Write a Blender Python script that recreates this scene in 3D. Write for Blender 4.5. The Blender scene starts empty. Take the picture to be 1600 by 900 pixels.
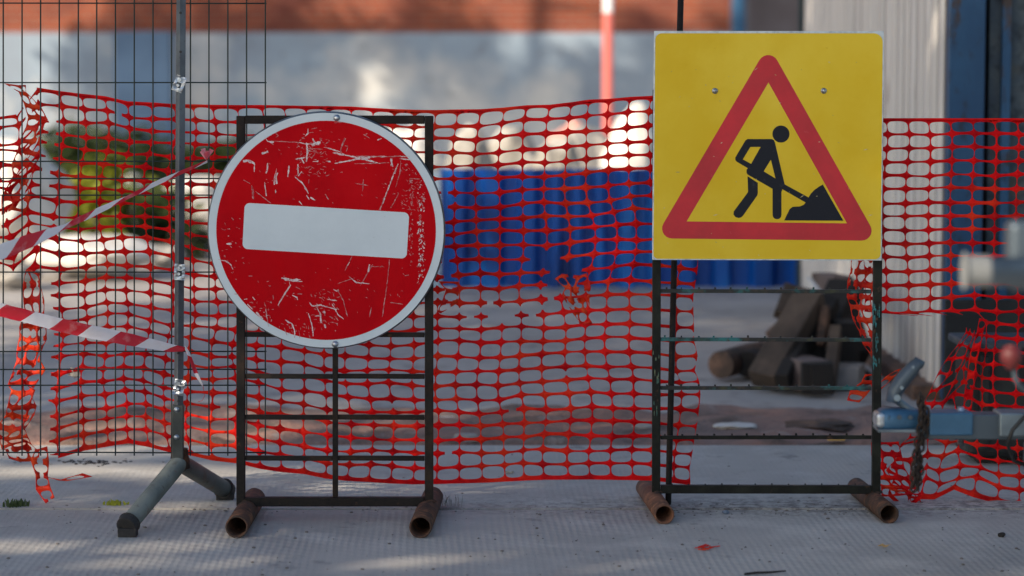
import bpy, bmesh, math, random
from mathutils import Vector, Matrix, noise
from mathutils.geometry import tessellate_polygon
R = math.radians
rnd = random.Random(7)
S = bpy.context.scene
COL = S.collection

# ---------------------------------------------------------------- camera, sky, sun, exposure
F = 85/36*1600; H = 1.30; TH = math.atan(320/F)
cd = bpy.data.cameras.new('camera'); cam = bpy.data.objects.new('camera', cd); COL.objects.link(cam)
cam.location = (0, 0, H); cam.rotation_euler = (math.pi/2 - TH, 0, 0)
cd.lens = 85; cd.sensor_width = 36; cd.clip_end = 3000; cd.clip_start = .05
cd.dof.use_dof = True; cd.dof.focus_distance = 7.24; cd.dof.aperture_fstop = 2.0
S.camera = cam
SUN_AZ, SUN_EL = R(50), R(27)          # light travels towards +Y turned SUN_AZ towards +X
w = bpy.data.worlds.new('World'); S.world = w; w.use_nodes = True
nt = w.node_tree; bg = nt.nodes['Background']; sky = nt.nodes.new('ShaderNodeTexSky')
sky.sky_type = 'NISHITA'; sky.sun_disc = False; sky.sun_elevation = SUN_EL
sky.sun_rotation = math.pi + SUN_AZ; sky.air_density = 1.0; sky.dust_density = 1.0; sky.ozone_density = 1.0
nt.links.new(sky.outputs[0], bg.inputs[0]); bg.inputs[1].default_value = .12
sl = bpy.data.lights.new('sun', 'SUN'); sun = bpy.data.objects.new('sun', sl); COL.objects.link(sun)
sl.energy = 5.0; sl.angle = R(.5); sl.color = (1, .86, .68)
Ld = Vector((math.cos(SUN_EL)*math.sin(SUN_AZ), math.cos(SUN_EL)*math.cos(SUN_AZ), -math.sin(SUN_EL)))
sun.rotation_euler = Ld.to_track_quat('-Z', 'Y').to_euler(); sun.location = (-20, -10, 20)
S.view_settings.view_transform = 'Standard'; S.view_settings.look = 'None'
S.view_settings.gamma = 1; S.view_settings.exposure = 0.52
S.view_settings.use_curve_mapping = False

# ---------------------------------------------------------------- helpers
def P(px, py, Y):
    cx = (px-800)/F; cy = (450-py)/F
    t = Y/(math.cos(TH)+cy*math.sin(TH))
    return Vector((cx*t, Y, H + t*(-math.sin(TH)+cy*math.cos(TH))))
def G(px, py, z=0):
    cx = (px-800)/F; cy = (450-py)/F
    t = (z-H)/(-math.sin(TH)+cy*math.cos(TH))
    return Vector((cx*t, t*(math.cos(TH)+cy*math.sin(TH)), z))
def tag(o, label=None, cat=None, group=None, kind=None):
    if label: o['label'] = label
    if cat: o['category'] = cat
    if group: o['group'] = group
    if kind: o['kind'] = kind
    return o
def wloc(o):
    v = Vector((0, 0, 0))
    while o: v += o.location; o = o.parent
    return v
def thing(name, loc, label, cat, group=None):
    o = bpy.data.objects.new(name, None); o.empty_display_size = .1
    COL.objects.link(o); o.location = loc; return tag(o, label, cat, group)
def obj(name, bm, mats, parent=None, smooth=False, bevel=0, loc=None, solid=0):
    base = wloc(parent) if parent else Vector((0, 0, 0))
    if loc is not None: base = Vector(loc)
    bmesh.ops.translate(bm, verts=bm.verts, vec=-base)
    me = bpy.data.meshes.new(name); bm.to_mesh(me); bm.free()
    o = bpy.data.objects.new(name, me); COL.objects.link(o)
    if parent: o.parent = parent; o.location = base - wloc(parent)
    else: o.location = base
    for m in (mats if isinstance(mats, (list, tuple)) else [mats]): me.materials.append(m)
    if smooth:
        for p in me.polygons: p.use_smooth = True
    if bevel:
        b = o.modifiers.new('bevel', 'BEVEL'); b.width = bevel; b.segments = 2; b.limit_method = 'ANGLE'
    if solid:
        s = o.modifiers.new('solid', 'SOLIDIFY'); s.thickness = solid; s.offset = 0
    return o
def box(bm, lo, hi, M=None, mi=0):
    lo, hi = Vector(lo), Vector(hi)
    vs = [bm.verts.new((x, y, z)) for x in (lo.x, hi.x) for y in (lo.y, hi.y) for z in (lo.z, hi.z)]
    for f in ((0,1,3,2),(4,6,7,5),(0,4,5,1),(2,3,7,6),(0,2,6,4),(1,5,7,3)):
        fc = bm.faces.new([vs[i] for i in f]); fc.material_index = mi
    if M is not None: bmesh.ops.transform(bm, matrix=M, verts=vs)
    return vs
def beam(bm, a, b, wx, wy, roll=0, mi=0):
    a, b = Vector(a), Vector(b); d = b-a
    q = d.to_track_quat('Z', 'Y')
    M = Matrix.Translation(a) @ q.to_matrix().to_4x4() @ Matrix.Rotation(roll, 4, 'Z')
    return box(bm, (-wx/2, -wy/2, 0), (wx/2, wy/2, d.length), M, mi)
def tube(bm, pts, r, seg=8, cap=True, mi=0, inner=None):
    pts = [Vector(p) for p in pts]; n = len(pts)
    rs = r if isinstance(r, (list, tuple)) else [r]*n
    rings = []; up = None
    for i, p in enumerate(pts):
        d = (pts[min(i+1, n-1)]-pts[max(i-1, 0)]).normalized()
        if up is None: up = Vector((0, 0, 1)) if abs(d.z) < .9 else Vector((1, 0, 0))
        x = d.cross(up).normalized(); up = x.cross(d).normalized()
        rings.append([bm.verts.new(p + (x*math.cos(2*math.pi*k/seg)+up*math.sin(2*math.pi*k/seg))*rs[i]) for k in range(seg)])
    for a, b in zip(rings, rings[1:]):
        for k in range(seg):
            f = bm.faces.new((a[k], a[(k+1)%seg], b[(k+1)%seg], b[k])); f.material_index = mi; f.smooth = True
    if cap:
        for rg in (rings[0], rings[-1]):
            f = bm.faces.new(rg); f.material_index = mi
    return rings
def pipe(bm, a, b, ro, ri, seg=28, mi=0, wob=0):
    a, b = Vector(a), Vector(b); d = (b-a).normalized()
    x = d.cross(Vector((0, 0, 1))).normalized(); u = x.cross(d)
    R4 = []
    for p, r in ((a, ri), (a, ro), (b, ro), (b, ri)):
        R4.append([bm.verts.new(p + (x*math.cos(2*math.pi*k/seg)+u*math.sin(2*math.pi*k/seg))*r*(1+wob*noise.noise(Vector((k*.9, p.y*9, r*50))))) for k in range(seg)])
    R4.append(R4[0])
    for A, B in zip(R4, R4[1:]):
        for k in range(seg):
            f = bm.faces.new((A[k], A[(k+1)%seg], B[(k+1)%seg], B[k])); f.material_index = mi; f.smooth = True
def poly(bm, rings, mi=0, M=None):
    """flat polygon (first ring outer, others holes), points are Vectors"""
    rings = [[Vector(p) for p in r] for r in rings]
    tris = tessellate_polygon(rings)
    vs = [bm.verts.new(p) for r in rings for p in r]
    for t in tris:
        try:
            f = bm.faces.new([vs[i] for i in t]); f.material_index = mi
        except ValueError: pass
    if M is not None: bmesh.ops.transform(bm, matrix=M, verts=vs)
    return vs
def ico(bm, c, r, sub=2, sc=(1, 1, 1), amp=.2, fr=1.5, seed=0, mi=0):
    ret = bmesh.ops.create_icosphere(bm, subdivisions=sub, radius=1)
    for v in ret['verts']:
        n = noise.noise(v.co*fr + Vector((seed*3.1, seed*1.7, 0)))
        k = 1 + amp*n*2
        v.co = Vector((v.co.x*sc[0], v.co.y*sc[1], v.co.z*sc[2]))*r*k + Vector(c)
    for f in ret['verts'][0].link_faces: pass
    return ret['verts']
def lerp_curve(pts, x):
    if x <= pts[0][0]: return pts[0][1]
    for (a, fa), (b, fb) in zip(pts, pts[1:]):
        if x <= b:
            t = (x-a)/(b-a); t = t*t*(3-2*t)
            return fa+(fb-fa)*t
    return pts[-1][1]

# ---------------------------------------------------------------- materials
def mat(name, col, rough=.6, metal=0, spots=(), bump=0, bscale=80, rvar=0, trans=0, coat=0, spec=.5, stretch=None):
    """spots: (colour, scale, threshold, softness[, detail]) patches of another colour"""
    m = bpy.data.materials.new(name); m.use_nodes = True; t = m.node_tree; N = t.nodes; L = t.links
    b = N['Principled BSDF']; b.inputs['Roughness'].default_value = rough; b.inputs['Metallic'].default_value = metal
    b.inputs['Coat Weight'].default_value = coat; b.inputs['Specular IOR Level'].default_value = spec
    tc = N.new('ShaderNodeTexCoord'); src = tc.outputs['Object']
    if stretch:
        mp = N.new('ShaderNodeMapping'); mp.inputs['Scale'].default_value = stretch
        L.new(src, mp.inputs[0]); src = mp.outputs[0]
    cur = None; c0 = (*col, 1)
    for k, sp in enumerate(spots):
        c, sc, th, so = sp[:4]; det = sp[4] if len(sp) > 4 else 6
        n = N.new('ShaderNodeTexNoise'); n.noise_dimensions = '4D'; n.inputs['W'].default_value = k*7.3+1
        n.inputs['Scale'].default_value = sc; n.inputs['Detail'].default_value = det
        n.inputs['Roughness'].default_value = .62
        L.new(src, n.inputs['Vector'])
        r = N.new('ShaderNodeMapRange'); r.inputs['From Min'].default_value = th-so; r.inputs['From Max'].default_value = th+so
        L.new(n.outputs['Fac'], r.inputs['Value'])
        mx = N.new('ShaderNodeMix'); mx.data_type = 'RGBA'
        L.new(r.outputs[0], mx.inputs['Factor'])
        if cur is None: mx.inputs[6].default_value = c0
        else: L.new(cur, mx.inputs[6])
        mx.inputs[7].default_value = (*c, 1); cur = mx.outputs[2]
    if cur is None: b.inputs['Base Color'].default_value = c0
    else: L.new(cur, b.inputs['Base Color'])
    if rvar:
        n = N.new('ShaderNodeTexNoise'); n.inputs['Scale'].default_value = 14; n.inputs['Detail'].default_value = 6
        L.new(src, n.inputs['Vector'])
        r = N.new('ShaderNodeMapRange'); r.inputs['To Min'].default_value = max(.05, rough-rvar); r.inputs['To Max'].default_value = min(1, rough+rvar)
        r.inputs['From Min'].default_value = .3; r.inputs['From Max'].default_value = .7
        L.new(n.outputs['Fac'], r.inputs['Value']); L.new(r.outputs[0], b.inputs['Roughness'])
    if bump:
        n = N.new('ShaderNodeTexNoise'); n.inputs['Scale'].default_value = bscale; n.inputs['Detail'].default_value = 5
        L.new(src, n.inputs['Vector'])
        bp = N.new('ShaderNodeBump'); bp.inputs['Strength'].default_value = 1; bp.inputs['Distance'].default_value = bump
        L.new(n.outputs['Fac'], bp.inputs['Height']); L.new(bp.outputs[0], b.inputs['Normal'])
    if trans:
        tr = N.new('ShaderNodeBsdfTranslucent'); ms = N.new('ShaderNodeMixShader'); ms.inputs[0].default_value = trans
        if cur: L.new(cur, tr.inputs['Color'])
        else: tr.inputs['Color'].default_value = c0
        L.new(b.outputs[0], ms.inputs[1]); L.new(tr.outputs[0], ms.inputs[2])
        L.new(ms.outputs[0], N['Material Output'].inputs['Surface'])
    return m

SEAM = G(800, 796).y
def diamond_concrete(name, c1, c2, c3, k=1.0):
    """rough concrete cast on a lozenge-pattern form"""
    m = mat(name, c1, .85, 0, [(c2, 1.3, .50, .1), (c3, 4.2, .56, .07), ((.34, .27, .26), 2.3, .66, .06), ((.22, .21, .20), 7, .66, .05), ((.10, .095, .09), 60, .68, .05), (c2, 240, .6, .2, 3)])
    t = m.node_tree; N = t.nodes; L = t.links; b = N['Principled BSDF']
    tc = N.new('ShaderNodeTexCoord'); sep = N.new('ShaderNodeSeparateXYZ')
    wn = N.new('ShaderNodeTexNoise'); wn.inputs['Scale'].default_value = 3
    va = N.new('ShaderNodeVectorMath'); va.operation = 'MULTIPLY_ADD'; va.inputs[1].default_value = (.012,)*3
    L.new(tc.outputs['Object'], wn.inputs['Vector']); L.new(wn.outputs['Color'], va.inputs[0]); L.new(tc.outputs['Object'], va.inputs[2])
    L.new(va.outputs[0], sep.inputs[0])
    def lin(ax, ay, ph=0):
        a = N.new('ShaderNodeMath'); a.operation = 'MULTIPLY'; a.inputs[1].default_value = ax; L.new(sep.outputs[0], a.inputs[0])
        c = N.new('ShaderNodeMath'); c.operation = 'MULTIPLY_ADD'; c.inputs[1].default_value = ay; L.new(sep.outputs[1], c.inputs[0]); L.new(a.outputs[0], c.inputs[2])
        s = N.new('ShaderNodeMath'); s.operation = 'SINE'; L.new(c.outputs[0], s.inputs[0]); return s.outputs[0]
    base_link = b.inputs['Base Color'].links[0].from_socket
    sp2 = N.new('ShaderNodeSeparateXYZ'); L.new(tc.outputs['Object'], sp2.inputs[0])
    dy = N.new('ShaderNodeMath'); dy.operation = 'SUBTRACT'; dy.inputs[1].default_value = SEAM+.05; L.new(sp2.outputs[1], dy.inputs[0])
    ab = N.new('ShaderNodeMath'); ab.operation = 'ABSOLUTE'; L.new(dy.outputs[0], ab.inputs[0])
    fr_ = N.new('ShaderNodeMapRange'); fr_.inputs['From Min'].default_value = .03; fr_.inputs['From Max'].default_value = .26; fr_.inputs['To Min'].default_value = 1; fr_.inputs['To Max'].default_value = 0; L.new(ab.outputs[0], fr_.inputs[0])
    xr = N.new('ShaderNodeMapRange'); xr.inputs['From Min'].default_value = -.6; xr.inputs['From Max'].default_value = .7; xr.inputs['To Min'].default_value = .25; xr.inputs['To Max'].default_value = 1; L.new(sp2.outputs[0], xr.inputs[0])
    gn = N.new('ShaderNodeTexNoise'); gn.inputs['Scale'].default_value = 26; gn.inputs['Detail'].default_value = 8; gn.inputs['Roughness'].default_value = .7; L.new(tc.outputs['Object'], gn.inputs[0])
    gr = N.new('ShaderNodeMapRange'); gr.inputs['From Min'].default_value = .42; gr.inputs['From Max'].default_value = .60; L.new(gn.outputs['Fac'], gr.inputs[0])
    p1 = N.new('ShaderNodeMath'); p1.operation = 'MULTIPLY'; L.new(fr_.outputs[0], p1.inputs[0]); L.new(xr.outputs[0], p1.inputs[1])
    p2 = N.new('ShaderNodeMath'); p2.operation = 'MULTIPLY'; L.new(p1.outputs[0], p2.inputs[0]); L.new(gr.outputs[0], p2.inputs[1])
    p3 = N.new('ShaderNodeMath'); p3.operation = 'MULTIPLY'; p3.inputs[1].default_value = .85; L.new(p2.outputs[0], p3.inputs[0])
    gm = N.new('ShaderNodeMix'); gm.data_type = 'RGBA'; L.new(p3.outputs[0], gm.inputs[0]); L.new(base_link, gm.inputs[6]); gm.inputs[7].default_value = (.12, .11, .105, 1)
    L.new(gm.outputs[2], b.inputs['Base Color'])
    s1 = lin(195, 68); s2 = lin(110, -58)
    mul = N.new('ShaderNodeMath'); mul.operation = 'MULTIPLY'; L.new(s1, mul.inputs[0]); L.new(s2, mul.inputs[1])
    # worn away in places
    wr = N.new('ShaderNodeTexNoise'); wr.inputs['Scale'].default_value = 1.8; wr.inputs['Detail'].default_value = 4
    L.new(tc.outputs['Object'], wr.inputs['Vector'])
    mr = N.new('ShaderNodeMapRange'); mr.inputs['From Min'].default_value = .35; mr.inputs['From Max'].default_value = .6
    mr.inputs['To Min'].default_value = .15*k; mr.inputs['To Max'].default_value = .9*k
    L.new(wr.outputs['Fac'], mr.inputs['Value'])
    m2 = N.new('ShaderNodeMath'); m2.operation = 'MULTIPLY'; L.new(mul.outputs[0], m2.inputs[0]); L.new(mr.outputs[0], m2.inputs[1])
    fn = N.new('ShaderNodeTexNoise'); fn.inputs['Scale'].default_value = 170; fn.inputs['Detail'].default_value = 5
    L.new(tc.outputs['Object'], fn.inputs['Vector'])
    ad = N.new('ShaderNodeMath'); ad.operation = 'MULTIPLY_ADD'; ad.inputs[1].default_value = 1.2
    L.new(fn.outputs['Fac'], ad.inputs[0]); L.new(m2.outputs[0], ad.inputs[2])
    bp = N.new('ShaderNodeBump'); bp.inputs['Strength'].default_value = 1; bp.inputs['Distance'].default_value = .0013
    L.new(ad.outputs[0], bp.inputs['Height']); L.new(bp.outputs[0], b.inputs['Normal'])
    return m

def brick_mat():
    m = bpy.data.materials.new('brickwork'); m.use_nodes = True; t = m.node_tree; N = t.nodes; L = t.links
    b = N['Principled BSDF']; b.inputs['Roughness'].default_value = .9
    tc = N.new('ShaderNodeTexCoord'); mp = N.new('ShaderNodeMapping'); mp.inputs['Rotation'].default_value = (R(90), 0, 0)
    L.new(tc.outputs['Object'], mp.inputs[0])
    br = N.new('ShaderNodeTexBrick'); br.inputs['Scale'].default_value = 1; br.inputs['Brick Width'].default_value = .26
    br.inputs['Row Height'].default_value = .078; br.inputs['Mortar Size'].default_value = .008
    br.inputs['Color1'].default_value = (.30, .062, .022, 1); br.inputs['Color2'].default_value = (.21, .042, .02, 1)
    br.inputs['Mortar'].default_value = (.22, .15, .11, 1)
    L.new(mp.outputs[0], br.inputs['Vector'])
    n = N.new('ShaderNodeTexNoise'); n.inputs['Scale'].default_value = .9; n.inputs['Detail'].default_value = 5
    L.new(tc.outputs['Object'], n.inputs['Vector'])
    r = N.new('ShaderNodeMapRange'); r.inputs['From Min'].default_value = .45; r.inputs['From Max'].default_value = .65
    L.new(n.outputs['Fac'], r.inputs[0])
    mx = N.new('ShaderNodeMix'); mx.data_type = 'RGBA'; L.new(r.outputs[0], mx.inputs[0]); L.new(br.outputs[0], mx.inputs[6])
    mx.inputs[7].default_value = (.13, .035, .024, 1); L.new(mx.outputs[2], b.inputs['Base Color'])
    return m

def tape_mat():
    m = bpy.data.materials.new('barrier_tape'); m.use_nodes = True; t = m.node_tree; N = t.nodes; L = t.links
    b = N['Principled BSDF']; b.inputs['Roughness'].default_value = .33
    uv = N.new('ShaderNodeUVMap'); sep = N.new('ShaderNodeSeparateXYZ'); L.new(uv.outputs[0], sep.inputs[0])
    a = N.new('ShaderNodeMath'); a.operation = 'MULTIPLY_ADD'; a.inputs[1].default_value = .25
    L.new(sep.outputs[1], a.inputs[0]); L.new(sep.outputs[0], a.inputs[2])
    f = N.new('ShaderNodeMath'); f.operation = 'FRACT'; L.new(a.outputs[0], f.inputs[0])
    g = N.new('ShaderNodeMath'); g.operation = 'GREATER_THAN'; g.inputs[1].default_value = .5; L.new(f.outputs[0], g.inputs[0])
    mx = N.new('ShaderNodeMix'); mx.data_type = 'RGBA'; L.new(g.outputs[0], mx.inputs[0])
    mx.inputs[6].default_value = (.80, .78, .80, 1); mx.inputs[7].default_value = (.62, .015, .03, 1)
    tc = N.new('ShaderNodeTexCoord'); n = N.new('ShaderNodeTexNoise'); n.inputs['Scale'].default_value = 25; n.inputs['Detail'].default_value = 4
    L.new(tc.outputs['Object'], n.inputs[0])
    r = N.new('ShaderNodeMapRange'); r.inputs['From Min'].default_value = .55; r.inputs['From Max'].default_value = .75; r.inputs['To Max'].default_value = .35
    L.new(n.outputs['Fac'], r.inputs[0])
    m2 = N.new('ShaderNodeMix'); m2.data_type = 'RGBA'; L.new(r.outputs[0], m2.inputs[0]); L.new(mx.outputs[2], m2.inputs[6]); m2.inputs[7].default_value = (.7, .6, .58, 1)
    L.new(m2.outputs[2], b.inputs['Base Color'])
    bp = N.new('ShaderNodeBump'); bp.inputs['Distance'].default_value = .004; L.new(n.outputs['Fac'], bp.inputs['Height']); L.new(bp.outputs[0], b.inputs['Normal'])
    tr = N.new('ShaderNodeBsdfTranslucent'); L.new(m2.outputs[2], tr.inputs[0])
    ms = N.new('ShaderNodeMixShader'); ms.inputs[0].default_value = .35
    L.new(b.outputs[0], ms.inputs[1]); L.new(tr.outputs[0], ms.inputs[2]); L.new(ms.outputs[0], N['Material Output'].inputs[0])
    return m

M_front = diamond_concrete('patterned_concrete', (.48, .455, .41), (.38, .36, .33), (.54, .515, .465))
M_back = diamond_concrete('worn_concrete', (.49, .465, .42), (.40, .38, .345), (.53, .51, .47), .5)
M_road = mat('yard_surface', (.41, .38, .355), .85, 0, [((.32, .30, .28), .9, .5, .15), ((.49, .46, .42), .35, .58, .08), ((.19, .17, .16), 6, .62, .08)], .004, 60)
M_dirt = mat('brick_dirt', (.23, .16, .135), .9, 0, [((.30, .17, .13), 2.2, .5, .1), ((.10, .075, .06), 5, .56, .08), ((.36, .31, .28), 9, .64, .05)], .01, 40)
M_puddle = mat('wet_ground', (.42, .42, .42), .35, 0, [((.16, .13, .11), 5, .55, .1)])
M_brick = brick_mat()
M_plinth = mat('grey_render', (.29, .365, .44), .9, 0, [((.24, .29, .35), .8, .5, .12), ((.56, .56, .54), .45, .58, .06), ((.17, .18, .19), 3.5, .66, .06)], .004, 30)
M_net = mat('net_plastic', (.96, .010, .014), .55, 0, [((.95, .06, .02), 5.5, .56, .08, 3), ((.66, .004, .012), 11, .56, .1, 3), ((.85, .22, .12), 30, .74, .05)], .0006, 300, trans=.5, spec=.15)  # orange patches imitate sun glowing through the strands
M_netsun = mat('sunlit_net_plastic', (.88, .09, .02), .5, 0, [((.80, .02, .015), 14, .5, .1), ((.85, .38, .22), 34, .68, .05)], .0006, 300, trans=.4, spec=.25)  # orange tone paints sunlight into the loose torn strips
M_rust = mat('rusty_steel', (.016, .012, .010), .65, .0, [((.045, .025, .014), 9, .60, .1), ((.13, .06, .028), 38, .68, .05), ((.008, .007, .007), 70, .6, .1)], .0009, 160, rvar=.15, spec=.22)
M_pipe = mat('rusty_pipe', (.10, .045, .027), .75, .2, [((.045, .028, .02), 14, .5, .1), ((.20, .085, .04), 30, .58, .07), ((.02, .016, .014), 60, .62, .08)], .0012, 160)
M_pipe2 = mat('orange_rusty_pipe', (.20, .085, .045), .78, .1, [((.08, .04, .027), 12, .52, .1), ((.33, .15, .08), 34, .6, .06), ((.03, .022, .018), 60, .62, .08)], .0014, 160)
M_pframe = mat('black_painted_steel', (.010, .010, .008), .6, .0, [((.020, .022, .016), 12, .55, .08), ((.09, .05, .03), 32, .66, .04), ((.30, .28, .12), 24, .74, .02), ((.02, .25, .24), 9, .70, .02)], .001, 140, rvar=.15, spec=.2)
M_teal = mat('chipped_teal_paint', (.012, .014, .013), .5, .1, [((.02, .15, .15), 9, .56, .05), ((.05, .05, .02), 16, .60, .06), ((.05, .035, .025), 40, .6, .06)], .001, 140)
M_galv = mat('grey_painted_steel', (.14, .16, .18), .45, .5, [((.09, .10, .115), 12, .52, .12), ((.05, .05, .055), 50, .66, .06)], .0004, 200, rvar=.12)
M_sleeve = mat('dark_olive_steel', (.075, .08, .075), .5, .4, [((.10, .055, .03), 30, .66, .05), ((.045, .05, .045), 16, .5, .1)], .0005, 160)
M_leg = mat('weathered_grey_leg', (.17, .19, .18), .55, .3, [((.10, .12, .12), 9, .5, .1), ((.17, .07, .035), 14, .62, .06), ((.07, .06, .055), 40, .64, .06)], .0008, 160)
M_rubber = mat('black_rubber', (.018, .017, .017), .75, 0, [((.06, .05, .045), 40, .6, .1)], .001, 120)
M_zinc = mat('bright_zinc', (.62, .66, .70), .28, .9, [((.28, .30, .33), 60, .52, .1)], .0015, 220)
M_wire = mat('dark_green_wire', (.010, .024, .022), .45, .2)
M_white = mat('white_reflective_film', (.63, .70, .74), .4, 0, [((.57, .64, .68), 6, .55, .12), ((.45, .48, .5), 90, .70, .04)], 0, rvar=.08, spec=.3)
M_redf = mat('red_reflective_film', (.54, .0, .004), .6, 0, [((.46, .0, .005), 5, .5, .15), ((.60, .002, .008), 3, .6, .1), ((.55, .16, .18), 130, .735, .02, 8)], 0, rvar=.08, spec=.08)
M_scr = mat('scratched_film', (.62, .46, .47), .6, 0, [((.75, .68, .68), 60, .5, .1), ((.5, .12, .13), 150, .56, .05)])
M_scrf = mat('faint_scratch', (.42, .12, .13), .6, 0, [((.60, .40, .40), 90, .55, .08), ((.42, .0, .003), 60, .60, .04)])
M_rim = mat('dull_sign_back', (.16, .18, .20), .5, .6, [((.08, .09, .10), 20, .55, .1)])
M_yel = mat('yellow_film', (.76, .52, .022), .45, 0, [((.71, .46, .010), 3.2, .5, .15), ((.82, .60, .05), 2.2, .58, .12), ((.38, .28, .06), 85, .735, .02)], .0006, 6, rvar=.06, spec=.25)
M_red2 = mat('red_triangle_film', (.62, .014, .026), .5, 0, [((.42, .012, .02), 6, .5, .15), ((.55, .05, .06), 40, .68, .05)], rvar=.06)
M_black = mat('black_film', (.006, .008, .016), .45, 0, [((.03, .033, .045), 40, .66, .06)], spec=.25)
M_alu = mat('bare_metal', (.55, .60, .64), .4, .7, [((.35, .38, .42), 40, .55, .1)])
M_corr = mat('grey_corrugated_sheet', (.66, .62, .57), .5, 0, [((.57, .54, .50), 2, .52, .1), ((.72, .69, .65), 6, .6, .08), ((.28, .20, .15), 5, .70, .04)], stretch=(1, 1, .25))
M_bluep = mat('chipped_blue_paint', (.012, .06, .14), .5, .1, [((.02, .09, .19), 3, .52, .1), ((.04, .025, .02), 9, .60, .03), ((.015, .03, .06), 22, .6, .06)], .001, 60, stretch=(1, 1, .5))
M_door = mat('weathered_dark_panel', (.045, .065, .085), .6, .2, [((.09, .11, .115), 7, .52, .1), ((.02, .03, .04), 18, .55, .08), ((.10, .085, .06), 3, .62, .06)], .001, 60)
M_blue = mat('bright_blue_sheet', (.002, .080, .38), .32, .05, [((.001, .030, .17), 1.1, .53, .05), ((.01, .19, .60), 2.0, .58, .05)], stretch=(1, 1, .4))  # lighter and darker patches paint sun and shade onto the ribs
M_wood = mat('old_timber', (.10, .07, .05), .85, 0, [((.035, .026, .02), 3, .5, .1), ((.14, .10, .07), 7, .60, .08)], .003, 30, stretch=(1, 1, .3))
M_woodd = mat('charred_timber', (.018, .015, .013), .9, 0, [((.045, .035, .03), 6, .60, .1)], .003, 30)
M_log = mat('log_bark', (.085, .055, .04), .9, 0, [((.25, .14, .09), 5, .52, .1), ((.05, .04, .035), 9, .56, .08)], .004, 30)
M_block = mat('concrete_block', (.30, .28, .265), .9, 0, [((.20, .18, .17), 6, .54, .1)], .003, 40)
M_pink = mat('pinkish_brick', (.17, .13, .12), .9, 0, [((.10, .075, .065), 6, .54, .1)], .003, 40)
M_stone = mat('white_rubble', (.66, .64, .60), .9, 0, [((.52, .49, .44), 2.5, .52, .1), ((.34, .31, .27), 5, .62, .06)], .01, 12)
M_stonem = mat('beige_rubble', (.36, .34, .31), .9, 0, [((.24, .22, .19), 3, .5, .1), ((.46, .44, .41), 5, .6, .08)], .01, 12)
M_stoneg = mat('grey_rubble', (.36, .34, .31), .9, 0, [((.24, .22, .20), 3, .52, .1)], .01, 12)
M_tblue = mat('trailer_blue', (.035, .11, .20), .4, .3, [((.05, .14, .25), 10, .54, .1), ((.02, .04, .06), 26, .66, .05)], .0006, 120, rvar=.1)
M_tgrey = mat('trailer_grey', (.20, .25, .28), .42, .5, [((.12, .15, .18), 10, .54, .1)], .0006, 120)
M_tdark = mat('trailer_dark', (.07, .095, .12), .45, .4, [((.08, .1, .12), 16, .6, .08)])
M_knob = mat('red_knob_plastic', (.08, .006, .008), .6)
M_chain = mat('rusty_chain', (.035, .025, .02), .6, .5, [((.09, .05, .03), 60, .6, .08)])
M_cable = mat('black_cable', (.012, .012, .013), .5)
M_leafd = mat('dark_leaves', (.06, .095, .022), .6, 0, [((.11, .15, .035), .9, .52, .08), ((.025, .05, .015), 3, .5, .1)], trans=.3)
M_leafy = mat('yellow_green_leaves', (.34, .36, .03), .6, 0, [((.25, .24, .03), 1.2, .55, .08), ((.08, .12, .02), 2.5, .52, .1)], trans=.35)
M_bark = mat('tree_bark', (.09, .07, .055), .9, 0, [((.05, .04, .03), 8, .5, .1)], .01, 20)
M_ylf = mat('dry_yellow_leaf', (.55, .33, .10), .7)
M_tree = M_leafd
M_polr = mat('faded_red_paint', (.62, .16, .13), .5); M_polw = mat('white_paint', (.78, .78, .78), .5)
M_darkpole = mat('dark_green_pole', (.02, .035, .033), .5)
M_bin = mat('black_bin', (.012, .013, .013), .6, 0, [((.03, .035, .03), 5, .55, .08)])
M_tape = tape_mat()

# ---------------------------------------------------------------- setting
def structure(name, bm, m, **k): return tag(obj(name, bm, m, **k), kind='structure')
bm = bmesh.new(); box(bm, (-400, -200, -.4), (400, 900, -.018)); structure('ground', bm, M_road)
SEAM = G(800, 796).y
bm = bmesh.new()
for x0, x1 in ((-9, -3.2), (-3.194, 2.9), (2.906, 9)): box(bm, (x0, -3, -.2), (x1, SEAM-.006, 0))
structure('paved_apron', bm, M_front)
bm = bmesh.new()
for x0, x1 in ((-9, -4.2), (-4.194, 3.4), (3.406, 9)): box(bm, (x0, SEAM+.006, -.2), (x1, 8.62, .002))
structure('pavement', bm, M_back)
# brick and dirt strip beyond the pavement
def sheet(bm, x0, x1, y0, y1, nx, ny, z0, amp, fr, mi=0):
    g = [[bm.verts.new((x0+(x1-x0)*i/nx, y0+(y1-y0)*j/ny,
          z0+(amp*(.5+noise.fractal(Vector(((x0+(x1-x0)*i/nx)*fr, (y0+(y1-y0)*j/ny)*fr, z0)), .9, 2, 4)) if 0 < j < ny else -.015))) for i in range(nx+1)] for j in range(ny+1)]
    for j in range(ny):
        for i in range(nx):
            f = bm.faces.new((g[j][i], g[j][i+1], g[j+1][i+1], g[j+1][i])); f.smooth = True
bm = bmesh.new(); sheet(bm, -6, 6, 8.62, 9.62, 260, 34, -.012, .035, 3.0); structure('dirt_strip', bm, M_dirt)

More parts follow.
